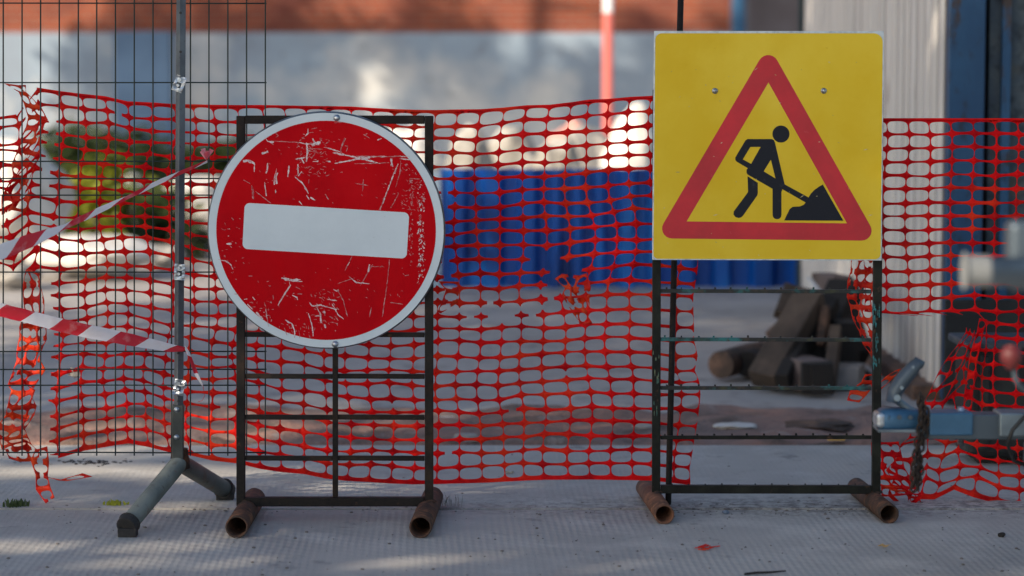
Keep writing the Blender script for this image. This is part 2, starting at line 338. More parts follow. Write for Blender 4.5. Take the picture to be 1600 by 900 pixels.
# far brick wall on a grey rendered plinth
WY = 30
wl = thing('brick_wall', (-2, WY, 0), 'long brick wall above a grey rendered plinth at the back of the yard', 'wall')
bm = bmesh.new(); zt = P(0, 51, WY).z
box(bm, (-16, WY, -.2), (P(1142, 0, WY).x, WY+.5, zt)); obj('plinth', bm, M_plinth, wl)
bm = bmesh.new(); box(bm, (-16, WY+.06, zt), (P(1142, 0, WY).x, WY+.5, 7.5)); obj('brickwork', bm, M_brick, wl)
bm = bmesh.new(); box(bm, (P(182, 0, WY).x, WY-.25, -.2), (P(268, 0, WY).x, WY-.002, zt+.01)); obj('buttress', bm, mat('blue_grey_render', (.15, .24, .36), .85, 0, [((.11, .18, .28), 1.5, .5, .1)]), wl)
bm = bmesh.new(); tube(bm, [P(1154, 300, WY-.2)*1, P(1154, -200, WY-.2)], .085, 12)
tag(obj('drain_pipe', bm, mat('blue_pipe_paint', (.02, .07, .14), .5), loc=P(1154, 300, WY-.2)), 'blue vertical drainpipe at the right end of the brick wall', 'drainpipe')
bm = bmesh.new(); box(bm, (P(1170, 0, 34).x, 34, -.2), (10, 40, 8))
tag(obj('plaster_building', bm, mat('mauve_plaster', (.30, .24, .22), .9, 0, [((.2, .15, .13), .7, .52, .1), ((.42, .38, .34), 1.2, .6, .08)]), loc=(4, 34, 0)), 'mauve brown plastered building behind the yellow sign, right of the brick wall', 'building')

# striped pole in front of the wall
Yp = 25
pl = thing('striped_pole', G(950, 130+4911/25)*1, 'tall thin pole, faded red below and white above, by the far wall', 'pole')
pl.location = (P(950, 0, Yp).x, Yp, 0)
bm = bmesh.new(); b0 = Vector((P(950, 0, Yp).x, Yp, 0)); zs = P(950, 20, Yp).z
tube(bm, [b0, Vector((b0.x, Yp, zs))], .055, 14); obj('red_section', bm, M_polr, pl)
bm = bmesh.new(); tube(bm, [Vector((b0.x, Yp, zs)), Vector((b0.x, Yp, 4.2))], .052, 14); obj('white_section', bm, M_polw, pl)
bm = bmesh.new(); tube(bm, [Vector((P(1252, 0, 14.75).x, 14.75, 0)), Vector((P(1252, 0, 14.75).x, 14.75, 3.2))], .017, 10)
tag(obj('fence_pole', bm, M_darkpole, loc=(P(1252, 0, 14.75).x, 14.75, 0)), 'thin dark green pole at the far corner of the grey corrugated wall', 'pole')

# low blue corrugated fence
def corrugated(bm, a, b, z0, z1, pitch, depth, nrm, jit=0, thick=.004, vm=0):
    a, b = Vector(a), Vector(b); L = (b-a).length; d = (b-a).normalized(); nrm = Vector(nrm)
    pts = []; s = 0; q = 0
    while s < L:
        pp = pitch*(1+jit*rnd.uniform(-1, 1)); dd = depth*(1+jit*rnd.uniform(-1, 1))
        for fr, o in ((0, 0), (.30, 0), (.42, 1), (.80, 1), (.95, 0)):
            pts.append(a+d*min(L, s+fr*pp)+nrm*dd*o)
        s += pp
    pts.append(b)
    for o, fl in ((0, False), (thick, True)):
        lo = [bm.verts.new(p+nrm*-o+Vector((0, 0, z0))) for p in pts]; hi = [bm.verts.new(p+nrm*-o+Vector((0, 0, z1))) for p in pts]
        for k in range(len(pts)-1):
            f = [lo[k], lo[k+1], hi[k+1], hi[k]]
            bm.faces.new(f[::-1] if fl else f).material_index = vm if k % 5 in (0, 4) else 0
        if not fl: keep = (lo, hi)
        else:
            for k in range(len(pts)-1): bm.faces.new((keep[1][k], keep[1][k+1], hi[k+1], hi[k]))
YB = 15.2
bf = thing('blue_fence', (.7, YB, 0), 'low bright blue corrugated metal fence behind the orange net', 'fence')
bm = bmesh.new(); corrugated(bm, (P(688, 0, YB).x, YB, 0), (P(1248, 0, YB).x, YB, 0), .02, P(0, 263, YB).z, .21, .10, (0, -1, 0), .38); obj('sheet', bm, M_blue, bf)
bm = bmesh.new(); x = P(680, 0, YB).x; box(bm, (x-.03, YB-.04, 0), (x+.03, YB+.04, P(0, 268, YB).z)); obj('end_post', bm, mat('pale_blue_post', (.30, .40, .5), .6), bf)

# corrugated shed on the right
XS, Y0, Y1 = 1.77, 9.9, 14.6
sh = thing('metal_shed', (XS+1, Y0+2, 0), 'grey corrugated shed with a chipped blue corner post, on the right', 'shed')
bm = bmesh.new(); corrugated(bm, (XS, Y0+.01, 0), (XS, Y1, 0), .04, 3.0, .19, .013, (-1, 0, 0), .3, vm=1); obj('side_wall', bm, [M_corr, mat('shaded_valley', (.30, .275, .25), .7, 0, [((.22, .20, .18), 2, .5, .1)], stretch=(1, 1, .2))], sh)  # groove shade painted in as a darker valley colour
bm = bmesh.new(); xb0 = P(1484, 0, Y0-.05).x; xb1 = P(1541, 0, Y0-.05).x
box(bm, (xb0, Y0-.05, 0), (xb1, Y0+.06, 3.05)); obj('corner_post', bm, M_bluep, sh, bevel=.006)
bm = bmesh.new(); box(bm, (xb0-.004, Y0-.075, .0), (4.6, Y0-.052, .42)); obj('dark_lower_plate', bm, M_bin, sh, bevel=.004)  # dark plate across the lower front of the shed
bm = bmesh.new(); box(bm, (xb1+.03, Y0+.02, .1), (4.6, Y0+.08, 3.0)); obj('front_panel', bm, M_door, sh)
bm = bmesh.new()
for x in (xb1+.075, xb1+.42, xb1+.9):
    bm = bmesh.new(); box(bm, (x, Y0-.02, .1), (x+.035, Y0+.017, 3.0)); obj('panel_rail', bm, M_bluep, sh)
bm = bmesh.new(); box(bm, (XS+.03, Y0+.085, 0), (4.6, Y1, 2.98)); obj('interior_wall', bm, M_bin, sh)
bm = bmesh.new(); box(bm, (XS-.12, Y0-.2, 3.06), (4.8, Y1+.2, 3.14)); obj('roof', bm, M_corr, sh)
bm = bmesh.new(); box(bm, (XS-.10, Y0+.1, -.02), (XS+.02, Y1, .045)); obj('footing', bm, M_log, sh)

# dark bin between net and shed
bnX = P(1512, 600, 8.15).x
bn = thing('dark_bin', (bnX+.5, 8.4, 0), 'black ribbed bin behind the torn net, right edge of the photo', 'bin')
bm = bmesh.new(); box(bm, (bnX, 8.15, .03), (bnX+1.2, 8.4, .40)); obj('bin_body', bm, M_bin, bn, bevel=.02)
bm = bmesh.new()
for k in range(7):
    bm = bmesh.new(); box(bm, (bnX+.04+k*.17, 8.125, .06), (bnX+.07+k*.17, 8.148, .38)); obj('rib', bm, M_bin, bn, bevel=.004)
bm = bmesh.new(); box(bm, (bnX-.02, 8.12, .402), (bnX+1.22, 8.43, .43)); obj('lid', bm, M_door, bn, bevel=.008)
for x in (bnX+.05, bnX+1.05):
    bm = bmesh.new(); box(bm, (x, 8.2, 0), (x+.1, 8.38, .028)); obj('foot', bm, M_rubber, bn)

# timber and block heap by the shed
def stick(name, a, b, wx, wy, m, label, cat, roll=0, grp='heap of old timber and blocks'):
    bm = bmesh.new(); beam(bm, a, b, wx, wy, roll)
    return tag(obj(name, bm, m, loc=Vector(a), bevel=.006), label, cat, grp)
def Q(px, py, Y): return P(px, py, Y)
stick('timber_plank', Q(1192, 596, 10.25), Q(1268, 462, 10.55), .125, .10, M_wood, 'broad brown timber beam leaning diagonally across the front of the heap', 'timber', .2)
stick('timber_plank', Q(1216, 592, 10.4), Q(1296, 470, 10.7), .10, .08, M_woodd, 'black beam lying parallel behind the broad brown one', 'timber', .3)
stick('timber_plank', Q(1236, 500, 10.5), Q(1252, 455, 10.6), .16, .06, M_wood, 'short brown plank end poking up at the left of the heap', 'timber', .5)
stick('timber_plank', Q(1262, 585, 10.6), Q(1322, 450, 10.95), .14, .12, M_woodd, 'dark charred beam leaning behind the diagonal brown beam', 'timber')
stick('timber_plank', Q(1330, 560, 10.7), Q(1304, 470, 10.9), .17, .10, M_woodd, 'black upright beam at the right of the heap', 'timber')
stick('timber_plank', Q(1283, 540, 10.45), Q(1290, 478, 10.5), .035, .05, M_log, 'thin reddish batten standing in the middle of the heap', 'timber')
stick('timber_plank', Q(1275, 550, 10.9), Q(1345, 598, 10.5), .10, .09, M_woodd, 'dark beam sloping down to the right behind the sign frame', 'timber')
stick('timber_plank', Q(1262, 440, 11.1), Q(1290, 476, 10.8), .03, .05, M_stone, 'pale splintered lath on top of the heap', 'timber')
stick('timber_plank', Q(1196, 560, 10.7), Q(1300, 548, 10.7), .07, .10, M_woodd, 'dark beam lying level across the middle of the heap', 'timber')
stick('timber_plank', Q(1222, 598, 10.15), Q(1250, 540, 10.4), .06, .08, M_woodd, 'short black stub right of the broad diagonal beam', 'timber')
stick('timber_plank', Q(1205, 530, 10.62), Q(1262, 478, 10.75), .05, .07, M_log, 'reddish brown batten behind the broad diagonal beam', 'timber')
stick('timber_plank', Q(1296, 600, 10.2), Q(1306, 520, 10.45), .05, .10, M_wood, 'brown board standing on edge beside the pinkish block', 'timber')
def blk(px0, py0, px1, py1, Y, dep, m, label, rz=0, grp='heap of old timber and blocks'):
    a = P(px0, py1, Y); b = P(px1, py0, Y); bm = bmesh.new(); c = (a+b)/2
    z0 = max(a.z, .0) if py1 > 560 else a.z
    M = Matrix.Translation((c.x, Y+dep/2, 0)) @ Matrix.Rotation(rz, 4, 'Z')
    vs = box(bm, (-(b.x-a.x)/2, -dep/2, z0), ((b.x-a.x)/2, dep/2, b.z), M)
    bmesh.ops.subdivide_edges(bm, edges=bm.edges, cuts=3, use_grid_fill=True)
    for v in bm.verts: v.co += noise.noise_vector(v.co*9)*.008
    return tag(obj('concrete_block', bm, m, loc=(c.x, Y+dep/2, z0), bevel=.004), label, 'block', grp)
blk(1238, 564, 1284, 612, 10.15, .2, M_pink, 'pinkish block lying in front at the foot of the heap', .45)
blk(1268, 568, 1302, 620, 10.05, .07, M_woodd, 'black block leaning against the pinkish block')
blk(1288, 432, 1322, 500, 11.1, .25, M_pink, 'pinkish grey block standing highest at the back of the heap', .3)
blk(1254, 568, 1290, 616, 10.06, .05, M_woodd, 'thin black face on the front of the pinkish block')  # thin black slab over the front of the pinkish block
blk(1300, 575, 1352, 618, 10.3, .2, M_block, 'grey block half hidden behind the right post of the sign frame', -.3)
blk(1306, 505, 1340, 575, 10.5, .2, M_woodd, 'sooty black block at the right side of the heap', .1)
blk(1210, 560, 1236, 600, 10.6, .2, M_block, 'small grey block between the log and the beams', .3)
bm = bmesh.new(); a = G(1126, 592); b = a+Vector((.30, .55, 0)); a.z = b.z = .062
tube(bm, [a, a*.5+b*.5+Vector((.01, 0, .004)), b], [.062, .066, .06], 16)
lg = tag(obj('log', bm, M_log, loc=a), 'round brown log lying at the left foot of the timber heap', 'log', 'heap of old timber and blocks')
bm = bmesh.new(); a = G(1168, 590); b = a+Vector((.12, .5, 0)); a.z = b.z = .058
tube(bm, [a, b], .058, 16); tag(obj('log', bm, M_woodd, loc=a), 'black charred log lying beside the brown log', 'log', 'heap of old timber and blocks')
for q, (px, py, w_, h_, m, lb) in enumerate(((1150, 670, .075, .014, M_stone, 'flat white slab of broken plaster on the brown strip behind the ladder frame'), (1010, 672, .05, .02, M_stoneg, 'grey broken piece on the brown strip left of the ladder frame'), (1280, 668, .13, .02, M_log, 'dark brown flat debris on the brown strip right of the white slab'), (730, 690, .06, .02, M_stoneg, 'grey broken piece on the brown strip right of the round sign stand'))):
    c = G(px, py); bm = bmesh.new(); ico(bm, c+Vector((0, 0, .01)), 1, 3, (w_, w_*.8, h_), .2, 1.6, 70+q)
    tag(obj('rubble_piece', bm, m, loc=c), lb, 'rubble')
bm = bmesh.new(); box(bm, (-.03, -.02, 0), (.03, .02, .012)); o = obj('wood_chip', bm, M_ylf)
o.location = G(1306, 694)+Vector((0, 0, .015)); tag(o, 'small yellow wood chip on the brown strip behind the lower rung', 'wood chip')

# white and grey rubble, left and centre background
def boulder(px, py, wpx, hpx, Y, m, label, seed, grp, sq=.55):
    c = P(px, py, Y); k = Y/F; bm = bmesh.new()
    ico(bm, (c.x, Y, 0), 1, 3, (wpx*k/2, wpx*k*sq, 1), .16, 1.6, seed)
    ztop = P(px, py-hpx/2, Y).z
    for v in bm.verts: v.co.z = (v.co.z+1)/2*ztop if v.co.z > -1 else 0
    return tag(obj('boulder', bm, m, loc=(c.x, Y, 0)), label, 'boulder', grp)
gl = 'pale rubble on the left'
boulder(22, 282, 165, 130, 17.5, M_stone, 'large bright white boulder at the left edge beside the bush', 1, gl)
boulder(150, 400, 190, 64, 16.4, M_stone, 'wide low white boulder in front of the yellow green bush', 2, gl)
boulder(255, 398, 70, 30, 17.2, M_stoneg, 'small grey boulder right of the low white one', 3, gl)
boulder(300, 315, 110, 90, 21.5, M_stone, 'pale boulder behind the left rim of the round sign', 4, gl)
boulder(205, 300, 60, 50, 22.5, M_stone, 'white boulder between the bushes', 5, gl)
boulder(18, 440, 90, 60, 15.5, M_stoneg, 'beige low boulder at the left edge behind the tape', 6, gl)
gc = 'pale rubble behind the blue fence'
for k, (px, py, wp, hp, Y, m, lb) in enumerate((
    (735, 230, 90, 60, 19, M_stonem, 'pale boulder at the left end above the blue fence'),
    (800, 222, 100, 56, 20, M_stonem, 'pale boulder with a brown flank above the blue fence'),
    (868, 236, 80, 56, 18.5, M_stonem, 'beige boulder in the middle above the blue fence'),
    (920, 228, 110, 60, 20, M_stoneg, 'darker grey boulder behind the beige one'),
    (985, 222, 90, 96, 19, M_stone, 'tall white boulder beside the yellow sign'),
    (890, 196, 90, 26, 21.5, mat('faded_pink_rubble', (.60, .30, .25), .9), 'faded pink rubble lying at the foot of the striped pole'),
    (640, 235, 110, 80, 20, M_stone, 'white boulder seen through the frame right of the round sign'),
    (560, 240, 120, 60, 21, M_stonem, 'pale boulder hidden behind the round sign'))):
    boulder(px, py, wp, hp, Y, m, lb, 11+k, gc)

# ---------------------------------------------------------------- vegetation
def in_gap(p):
    """openings cut into the unseen crowns so sun flecks land on pavement and torn net"""
    g = p + Ld*(p.z/-Ld.z)
    for (px, py, a, b) in ((60, 856, .7, .11), (350, 880, .6, .09), (400, 836, .3, .08), (250, 795, .4, .11), (600, 872, .3, .06), (640, 765, .5, .09), (1010, 888, .35, .06), (150, 738, .8, .16)):
        c = G(px, py)
        if ((g.x-c.x)/a)**2+((g.y-c.y)/b)**2 < 1: return True
    q = p + Ld*((7.44-p.y)/Ld.y)
    for (px, py, a, b) in ((45, 520, .07, .10), (40, 640, .09, .12), (75, 755, .08, .08), (230, 640, .22, .05), (345, 640, .10, .04), (960, 400, .10, .13), (700, 440, .05, .08), (560, 200, .15, .05)):
        c = P(px, py, 7.44)
        if ((q.x-c.x)/a)**2+((q.z-c.z)/b)**2 < 1: return True
    return False
def leaves(bm, centre, rad, n, size, seed, ncl=26, tight=.36, h_gap=False):
    r = random.Random(seed); c = Vector(centre)
    cl = [(Vector((r.gauss(0, 1), r.gauss(0, 1), r.gauss(0, 1))).normalized()*r.uniform(.25, .85)) for _ in range(ncl)]
    for i in range(n):
        q = r.choice(cl); d = Vector((r.gauss(0, 1), r.gauss(0, 1), r.gauss(0, 1))).normalized()*r.uniform(.05, tight)
        p = q+d
        p = c+Vector((p.x*rad[0], p.y*rad[1], p.z*rad[2]))
        if p.z < .01 or (h_gap and in_gap(p)): continue
        s = size*r.uniform(.6, 1.3)
        e = Matrix.Rotation(r.uniform(0, 6.28), 3, 'Z') @ Matrix.Rotation(r.uniform(-1.2, 1.2), 3, 'X')
        vs = [bm.verts.new(p+e@Vector(v)*s) for v in ((-.5, 0, 0), (0, -.28, .06), (.5, 0, 0), (0, .28, .06))]
        bm.faces.new(vs)
def bush(px, py, Y, rx, rz, n, size, m, label, seed, cat='bush'):
    c = P(px, py, Y); t = thing('bush', (c.x, Y, 0), label, cat, 'bushes at the back left')
    bm = bmesh.new(); leaves(bm, c, (rx, rx*.7, rz), n, size, seed); obj('foliage', bm, m, t)
    bm = bmesh.new(); r = random.Random(seed)
    for k in range(6):
        a = Vector((c.x+r.uniform(-.1, .1), Y+r.uniform(-.1, .1), 0)); tip = Vector((c.x+r.uniform(-.6, .6)*rx, Y+r.uniform(-.4, .4)*rx, c.z+r.uniform(-.2, .5)*rz))
        tube(bm, [a, a*.45+tip*.55+Vector((0, 0, .05)), tip], [.022, .014, .006], 6)
    obj('stem', bm, M_bark, t)
bush(170, 322, 19, .72, .45, 3600, .08, M_leafy, 'yellow green bush, brightest and lowest, behind the low white boulder', 3)
bush(245, 345, 18.2, .42, .30, 1800, .07, M_leafd, 'small dark green bush right of the yellow green one', 4)
bush(120, 255, 24, 1.0, .42, 2600, .10, M_leafd, 'dark green bush spreading along the wall above the yellow green bush', 5)
bush(260, 250, 25, 1.1, .36, 2600, .10, M_leafd, 'dark green bush by the wall behind the grey post', 6)
bush(40, 345, 20, .45, .35, 1500, .08, M_leafd, 'dark green bush at the left edge beside the white boulder', 8)
bush(395, 262, 25, .9, .34, 2000, .10, M_leafd, 'dark green bush by the wall, half hidden by the round sign', 9)
bush(300, 375, 18, .35, .16, 900, .06, M_leafd, 'lowest dark green bush, just left of the round sign', 10)
def tree(x, y, h, rad, n, size, label, seed, ncl=26, tight=.36):
    t = thing('tree', (x, y, 0), label, 'tree', 'trees outside the frame that shade the yard')
    bm = bmesh.new(); tube(bm, [(x, y, 0), (x+.1, y, h*.4), (x, y+.1, h*.8), (x, y, h*1.05)], [.22, .17, .1, .03], 10)
    r = random.Random(seed)
    for k in range(9):
        z = h*r.uniform(.45, .9); a = r.uniform(0, 6.28); l = rad[0]*r.uniform(.5, .85)
        tube(bm, [(x, y, z), (x+math.cos(a)*l*.5, y+math.sin(a)*l*.5, z+.5), (x+math.cos(a)*l, y+math.sin(a)*l, z+.8)], [.07, .045, .015], 6)
    obj('trunk', bm, M_bark, t)
    bm = bmesh.new(); leaves(bm, (x, y, h), rad, n, size, seed, ncl, tight, True); obj('crown', bm, M_leafd, t)
tree(-9.6, -1.2, 7.6, (3.6, 3.4, 3.0), 24000, .2, 'leafy tree beyond the left edge, nearest the camera', 21, 26, .36)
tree(-11.0, 3.4, 7.8, (3.6, 3.4, 3.6), 20000, .22, 'leafy tree beyond the left edge, level with the timber heap', 22)
# two unseen tall trees, boughs placed along sun rays to shade chosen wall areas
r = random.Random(31); boughs = []
for iy, py in enumerate((18, 75, 130, 185, 240)):
    for px in range(150, 1160, 58):
        x, y = px+r.uniform(-14, 14), py+r.uniform(-12, 12)
        if iy == 0 and not (190 < px < 480 or 650 < px < 740): continue
        if ((x-605)/62)**2+((y-160)/62)**2 < 1 or ((x-850)/85)**2+((y-85)/50)**2 < 1 or ((x-1010)/40)**2+((y-150)/60)**2 < 1: continue
        if r.random() < .06: continue
        wp = P(x, y, WY); boughs.append(wp - Ld*((wp.x+12.5+r.uniform(-.6, .6))/Ld.x))
boughs.sort(key=lambda p: p.y)
for k, (part_, lb) in enumerate(((boughs[:len(boughs)//2], 'taller leafy tree beyond the left edge, near the far wall'), (boughs[len(boughs)//2:], 'leafy tree beyond the left edge, nearest the far wall'))):
    cx = sum(p.x for p in part_)/len(part_); cy = sum(p.y for p in part_)/len(part_); zt_ = max(p.z for p in part_)
    t = thing('tree', (cx, cy, 0), lb, 'tree', 'trees outside the frame that shade the yard')
    bm = bmesh.new(); tube(bm, [(cx, cy, 0), (cx+.1, cy, zt_*.5), (cx, cy, zt_)], [.24, .18, .05], 10)
    for p in part_: tube(bm, [(cx, cy, max(2, p.z-1.4)), ((cx+p.x)/2, (cy+p.y)/2, p.z-.5), p], [.05, .03, .012], 5)
    obj('trunk', bm, M_bark, t)
    bm = bmesh.new()
    for p in part_:
        for q in range(190):
            d = Vector((r.gauss(0, 1), r.gauss(0, 1), r.gauss(0, 1))).normalized()*.42*r.random()**.5
            e = Matrix.Rotation(r.uniform(0, 6.28), 3, 'Z') @ Matrix.Rotation(r.uniform(-1.2, 1.2), 3, 'X'); sz = .15*r.uniform(.7, 1.3)
            bm.faces.new([bm.verts.new(p+d+e@Vector(v)*sz) for v in ((-.5, 0, 0), (0, -.28, .06), (.5, 0, 0), (0, .28, .06))])
    obj('crown', bm, M_leafd, t)

# ---------------------------------------------------------------- plastic safety nets
SEG = 6
def net_grid(bm, ni, nj, pos, rem=None, ha=.480, hb=.412, ex=3.1, top=0, bot=0, mi=0, drop=True):
    """ni x nj cells; pos(i,j)->Vector; rem(kind,i,j)->True if that strand is torn away"""
    nodes = {}
    def nd(i, j):
        if (i, j) not in nodes: nodes[(i, j)] = pos(i, j)
        return nodes[(i, j)]
    start = len(bm.verts); cache = {}
    def vert(p):
        k = (round(p.x, 5), round(p.y, 5), round(p.z, 5))
        if k not in cache: cache[k] = bm.verts.new(p)
        return cache[k]
    for j in range(nj):
        for i in range(ni):
            A, B, C, D = nd(i, j), nd(i+1, j), nd(i+1, j+1), nd(i, j+1)   # A top-left, C bottom-right
            h = random.Random(i*131+j*17).uniform
            a_, b_, ox, oy = ha*(1+h(-.03, .02)), hb*(1+h(-.07, .07)), h(-.012, .012), h(-.02, .02)
            def S_(u, v): return A*(1-u)*(1-v)+B*u*(1-v)+C*u*v+D*(1-u)*v
            sides = []
            for k in range(4*SEG):
                s, f = divmod(k, SEG); f /= SEG
                o = [(f, 0), (1, f), (1-f, 1), (0, 1-f)][s]
                ang = math.atan2(o[1]-.5, o[0]-.5)
                cx, sy = math.cos(ang), math.sin(ang)
                # superellipse hole, sampled towards the boundary point
                rr = (abs(cx)**ex+abs(sy)**ex)**(-1/ex)
                hu = .5+ox+a_*cx*rr; hv = .5+oy+b_*sy*rr
                hu = .5+ox+(hu-.5-ox); sides.append((o, (hu, hv)))
            n = 4*SEG
            for k in range(n):
                s = k//SEG; f = (k % SEG+.5)/SEG
                key = [('H', i, j), ('V', i+1, j), ('H', i, j+1), ('V', i, j)][s]
                if rem and .28 < f < .72 and rem(*key): continue
                (o1, h1), (o2, h2) = sides[k], sides[(k+1) % n]
                vs = [vert(S_(*o1)), vert(S_(*o2)), vert(S_(*h2)), vert(S_(*h1))]
                if len(set(vs)) == 4:
                    try: fc = bm.faces.new(vs); fc.material_index = mi; fc.smooth = True
                    except ValueError: pass
    for (jj, w, sg) in ((0, top, -1), (nj, bot, 1)):
        if w:
            for i in range(ni):
                A, B = nd(i, jj), nd(i+1, jj)
                if rem and rem('H', i, jj): continue
                up = Vector((0, 0, -sg*w))
                for q in range(SEG):
                    a, b = A.lerp(B, q/SEG), A.lerp(B, (q+1)/SEG)
                    try: fc = bm.faces.new((vert(a), vert(b), vert(b+up), vert(a+up))); fc.material_index = mi
                    except ValueError: pass
    if drop:       # throw away scraps that no longer hang on anything
        bm.verts.ensure_lookup_table(); new = set(bm.verts[start:]); comps = []
        while new:
            st = [new.pop()]; comp = set(st)
            while st:
                v = st.pop()
                for e in v.link_edges:
                    o = e.other_vert(v)
                    if o in new: new.discard(o); comp.add(o); st.append(o)
            comps.append(comp)
        comps.sort(key=len)
        kill = [v for c in comps[:-1] for v in c if len(c) < 400]
        if kill: bmesh.ops.delete(bm, geom=kill, context='VERTS')

TOPC = [(-20, 185), (20, 182), (48, 140), (140, 150), (210, 162), (280, 166), (360, 167), (500, 169), (680, 175), (745, 174), (850, 167), (940, 158), (1020, 153), (1100, 153)]
BOTC = [(-20, 705), (80, 712), (135, 699), (200, 688), (270, 703), (340, 716), (450, 734), (540, 747), (640, 752), (740, 750), (870, 745), (1000, 746), (1100, 754)]
NI, NJ = 33, 27
def nz(x, y, s, k=0): return noise.noise(Vector((x*s, y*s, k*5.3)))
COLX = [0]*(NI+1)
def main_px(i, j):
    u = i/NI; v = j/NJ
    x = -45 + u*1138
    x += 7*nz(i*1.0, j*.35, .5, 1) + 4*math.sin(j*.45+i*.12) + 5*nz(i*.2, j*.4, .8, 2)*2
    t, b = lerp_curve(TOPC, x), lerp_curve(BOTC, x)
    y = t + (b-t)*v + (3.2*math.sin(i*.9+j*.25)*v*(1-v)*2.2 + 7*nz(i*.55, j*.5, 1, 4)*(1 if 0 < j < NJ else .15))
    if x < 320: y += 10*nz(i*.35, j*.3, 1, 8)*math.sin(math.pi*v)
    if x < 110 :
        a = (110-x)/110
        x += a*26*nz(i, j, .83, 6); y += a*24*nz(i, j, .77, 7)
    if x > 1060: x = 1060 + (x-1060)*.8 + 8*nz(0, j, .8, 9)
    # the tear: a few strands gathered to one side
    if 850 < x < 925 and 425 < y < 495: x += 14*nz(i, j, .9, 10)
    return x, y
def main_pos(i, j):
    x, y = main_px(i, j)
    Y = 7.44 + .022*math.sin(x*.011) + .05*nz(x, y, .006, 3) + .012*nz(x, y, .03, 5)
    if x < 110: Y += .07*(110-x)/110*nz(i, j, .9, 12)
    return P(x, y, max(Y, 7.36) if x < 1000 else max(Y, 7.405))
tears = [(833, 908, 392, 458), (758, 790, 470, 500), (842, 872, 455, 478), (672, 706, 300, 330), (672, 702, 395, 470), (20, 75, 128, 178), (58, 86, 180, 300), (-60, 84, 425, 720), (1060, 1110, 470, 476)]
slits = [(690, 858, 476, 499), (1072, 1110, 560, 580), (1064, 1110, 690, 715)]      # only upright strands
def main_rem(kind, i, j):
    x1, y1 = main_px(i, j); x2, y2 = main_px(i+1, j) if kind == 'H' else main_px(i, j+1)
    x, y = (x1+x2)/2, (y1+y2)/2
    for a, b, c, d in tears:
        if a < x < b and c < y < d: return True
    if kind == 'V':
        for a, b, c, d in slits:
            if a < x < b and c < y < d: return True
    r = random.Random(i*977+j*31+(5 if kind == 'H' else 0)).random()
    if x < 95: return r < .20
    if x > 1078: return r < .35 and kind == 'V'
    if 690 < x < 860 and 455 < y < 505: return r < .15
    return r < .004
PA = P(500, 760, 7.44)
def rope(bm, path, wid, ni, nj, amp, dep, seed, remp=.18, mi=0, Y0=7.42):
    n = len(path)-1
    def pos(i, j):
        f = j/nj*n; k = min(int(f), n-1); t = f-k
        x = path[k][0]*(1-t)+path[k+1][0]*t; y = path[k][1]*(1-t)+path[k+1][1]*t
        wv = wid[0]+(wid[1]-wid[0])*j/nj
        x += (i/ni-.5)*wv + amp*nz(i*1.3, j, .9, seed)*2; y += amp*nz(i, j*1.3, .9, seed+1)*1.4
        return P(x, y, Y0+dep*nz(i, j, .85, seed+2))
    def rem(kind, i, j): return random.Random(seed*99+i*7+j*13+(3 if kind == 'H' else 0)).random() < remp
    net_grid(bm, ni, nj, pos, rem, .42, .30, 2.6, mi=mi, drop=False)
bm = bmesh.new()
net_grid(bm, NI, NJ, main_pos, main_rem, top=.0065, bot=.009)
nm = tag(obj('safety_net', bm, [M_net, M_netsun], loc=PA, solid=.0014), 'long red plastic mesh net strung between the wire fence and the rusty stake', 'safety net')
bm = bmesh.new()
bm = bmesh.new(); rope(bm, [(50, 425), (52, 500), (44, 560), (36, 620), (18, 680), (40, 715)], (34, 46), 3, 17, 9, .09, 31, .12); obj('torn_strip', bm, M_netsun, nm, solid=.0014)
bm = bmesh.new(); rope(bm, [(62, 700), (66, 745), (70, 782)], (26, 12), 1, 4, 8, .05, 41, .1); obj('torn_strip', bm, M_netsun, nm, solid=.0014)
bm = bmesh.new(); rope(bm, [(70, 745), (100, 752), (135, 742)], (6, 16), 1, 2, 7, .05, 45, 0); obj('torn_strip', bm, M_netsun, nm, solid=.0014)
bm = bmesh.new(); rope(bm, [(28, 130), (60, 190), (42, 250), (20, 330)], (24, 40), 2, 10, 8, .06, 51, .16); obj('torn_strip', bm, M_netsun, nm, solid=.0014)
bm = bmesh.new()
bm = bmesh.new(); rope(bm, [(892, 432), (903, 470), (912, 508)], (46, 20), 3, 4, 11, .05, 61, .30); obj('torn_flap', bm, M_netsun, nm, solid=.0014)
bm = bmesh.new(); rope(bm, [(700, 440), (712, 462), (690, 490)], (26, 8), 1, 3, 9, .04, 66, .25); obj('torn_flap', bm, M_netsun, nm, solid=.0014)

# right-hand net
RI, RJ = 12, 28
EDGE = [(440, 1470), (470, 1500), (520, 1512), (560, 1488), (600, 1463), (640, 1436), (690, 1405), (740, 1382), (800, 1384)]
RB = [(1330, 770), (1380, 770), (1405, 790), (1450, 778), (1500, 766), (1530, 776), (1600, 787), (1700, 790)]
def right_px(i, j):
    x = 1352 + i*34.3 - 3 + 5*nz(i, j*.4, .5, 21) + 5*math.sin(j*.5+1)*(1 if j > 0 else 0)*.6; v = j/RJ
    if v > .53:
        y = 188+(785-188)*v
        if x < 1545:
            e = lerp_curve(EDGE, y); x = e + (max(x, 1345)-1345)/200*(1545-e)
        a = min(1, (v-.53)*5)*max(0, min(1, (1580-x)/60))
        yb = lerp_curve(RB, x); y = 188+(yb-188)*v
        y += a*24*nz(i, j*.8, .7, 23); x += a*15*nz(i, j, .8, 24)
    else:
        y = 188 + (785-188)*v + 4*nz(i*.7, j*.6, 1, 22)*(1 if j else .2) + (4*(i < 6)*v*math.sin(i))
    return x, y
def right_pos(i, j):
    x, y = right_px(i, j); v = j/RJ
    Y = 7.45+.03*nz(x, y, .008, 25)
    if v > .5 and x < 1580: Y += .08*nz(i, j, .8, 26)
    return P(x, y, max(Y, 7.34))
